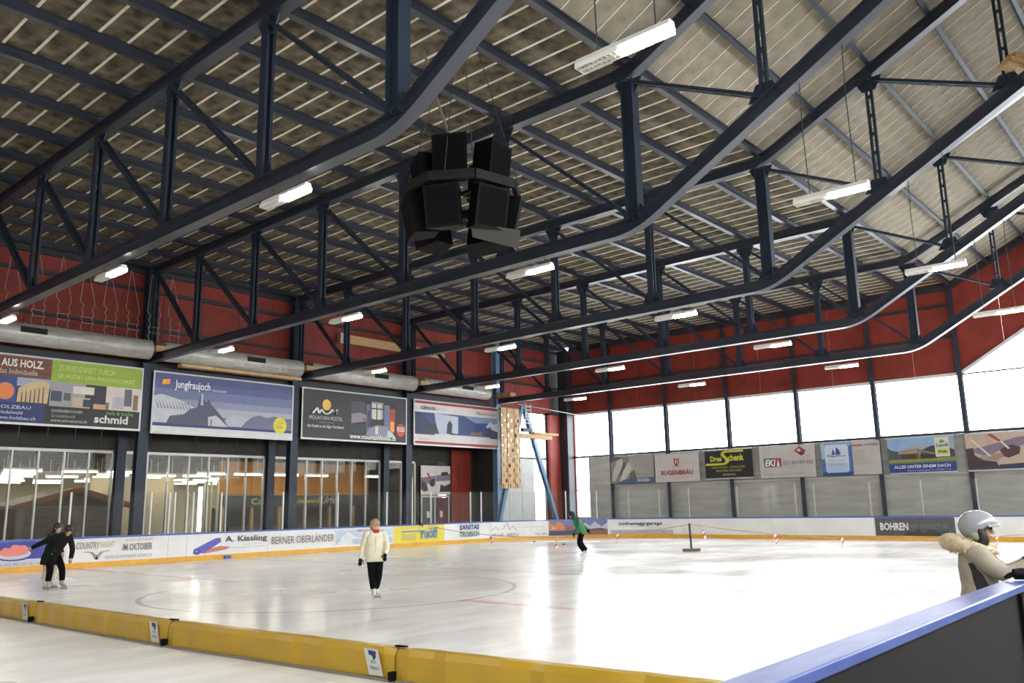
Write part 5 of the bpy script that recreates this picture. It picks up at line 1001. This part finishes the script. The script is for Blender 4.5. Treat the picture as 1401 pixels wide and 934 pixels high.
for wr, el in (('wrL', 'elL'), ('wrR', 'elR')):
    w = Vector(J[wr]); e = Vector(J[el]); d = (w - e).normalized(); MB().tube([w - d * .06, w + d * .02], [.062, .06], 12).build('cuff', dkp, jk, local=True, smooth=True)
hand('glove', Vector(J['wrR']) + Vector((.02, 0, 0)), (1, .1, -.15), BLACK, t, -1, 1.25); hand('glove', J['wrL'], (1, -.1, -.1), BLACK, t, 1, 1.25)
fur = MB(); RF = random.Random(9)
for i in range(1300):
    a = RF.uniform(0, 2 * PI); b = RF.uniform(0, 2 * PI); R0, r0 = .125, .058 - .018 * math.cos(a)
    nn = Vector((math.cos(a) * math.cos(b), math.sin(a) * math.cos(b), math.sin(b))); c = Vector((-.055 + R0 * 1.15 * math.cos(a), R0 * math.sin(a), 1.50 - .045 * math.cos(a))) + nn * r0 * .75
    tip = c + nn * RF.uniform(.025, .05) + Vector((RF.uniform(-.02, .02), RF.uniform(-.02, .02), RF.uniform(-.03, .01))); q = nn.cross(Vector((.3, .2, 1))).normalized() * .006
    fur.face([c - q, c + q, tip]); q = nn.cross(q).normalized() * .006; fur.face([c - q, c + q, tip])
furm = mat('cream_fur', (.66, .56, .38), .95, col2=(.52, .42, .27), scale=20)
ring = MB(); nR = 22
for i in range(nR):
    a = 2 * PI * i / nR
    for j in range(10):
        b = 2 * PI * j / 10; ring.v.append((-.055 + (.13 + (.062 - .018 * math.cos(a)) * math.cos(b)) * 1.15 * math.cos(a), (.125 + .058 * math.cos(b)) * math.sin(a), 1.50 - .045 * math.cos(a) + (.066 - .02 * math.cos(a)) * math.sin(b)))
for i in range(nR):
    for j in range(10): ring.f.append((i * 10 + j, ((i + 1) % nR) * 10 + j, ((i + 1) % nR) * 10 + (j + 1) % 10, i * 10 + (j + 1) % 10)); ring.m.append(0)
fc = ring.build('fur_collar', furm, t, local=True, smooth=True); o = fur.build('fur_tufts', furm, fc, local=True); o['kind'] = 'stuff'
H = Vector(J['head']); hm = MB()
def hcut(p):
    k = min(1, max(0, (.45 - p.x) / .5)); k = k * k * (3 - 2 * k); lim = .0 - .80 * k
    if p.z < lim: q = math.sqrt(max(0, 1 - lim * lim)); r = math.hypot(p.x, p.y) or 1; f_ = min(1, r / max(.05, math.sqrt(max(0, 1 - p.z ** 2)))) ; p = Vector((p.x, p.y, lim)) if k > .5 else Vector((p.x, p.y, lim))
    return p
hm.sphere(tuple(H + Vector((-.015, 0, .035))), (.152, .128, .145), 30, 24, 0, hcut); hm = hm.build('helmet', mat('grey_helmet_shell', (.34, .35, .36), .15), t, local=True, smooth=True)
MB().tube([H + Vector((.06, -.113, .03)), H + Vector((.11, -.08, .035)), H + Vector((.14, -.04, .037)), H + Vector((.147, 0, .037)), H + Vector((.14, .04, .037)), H + Vector((.11, .08, .035)), H + Vector((.06, .113, .03))], .012, 8).build('helmet_brim', mat('grey_helmet_shell', (.34, .35, .36), .15), hm, local=True, smooth=True)
for s in (-1, 1): MB().sphere(tuple(H + Vector((-.02, s * .098, -.035))), (.055, .02, .06), 12, 8).build('ear_pad', mat('pale_green_pad', (.36, .44, .30), .8), hm, local=True, smooth=True)
mb = MB()
for s in (-1, 1): limb(mb, [H + Vector((-.01, s * .085, .02)), H + Vector((.02, s * .09, -.08)), H + Vector((.0, s * .08, -.17)), H + Vector((.05, s * .10, -.24))], [.04, .042, .045, .028])
mb.build('hair', mat('dark_brown_hair', (.035, .018, .012), .55), t, local=True, smooth=True)

t = thing('resting_glove', 'black glove gripping the blue rail at the right edge', 'glove', (8.0, 1.5, 1.29))
def lift(o): o.location = Vector((0, 0, 0))
g = hand('glove_shell', (.09, -.02, .05), (-.5, .85, -.05), BLACK, t, 1, 1.15, .35); MB().tube([(.09, -.02, .05), (.16, -.15, .02)], [.045, .052], 10).build('glove_cuff', BLACK, t, local=True)
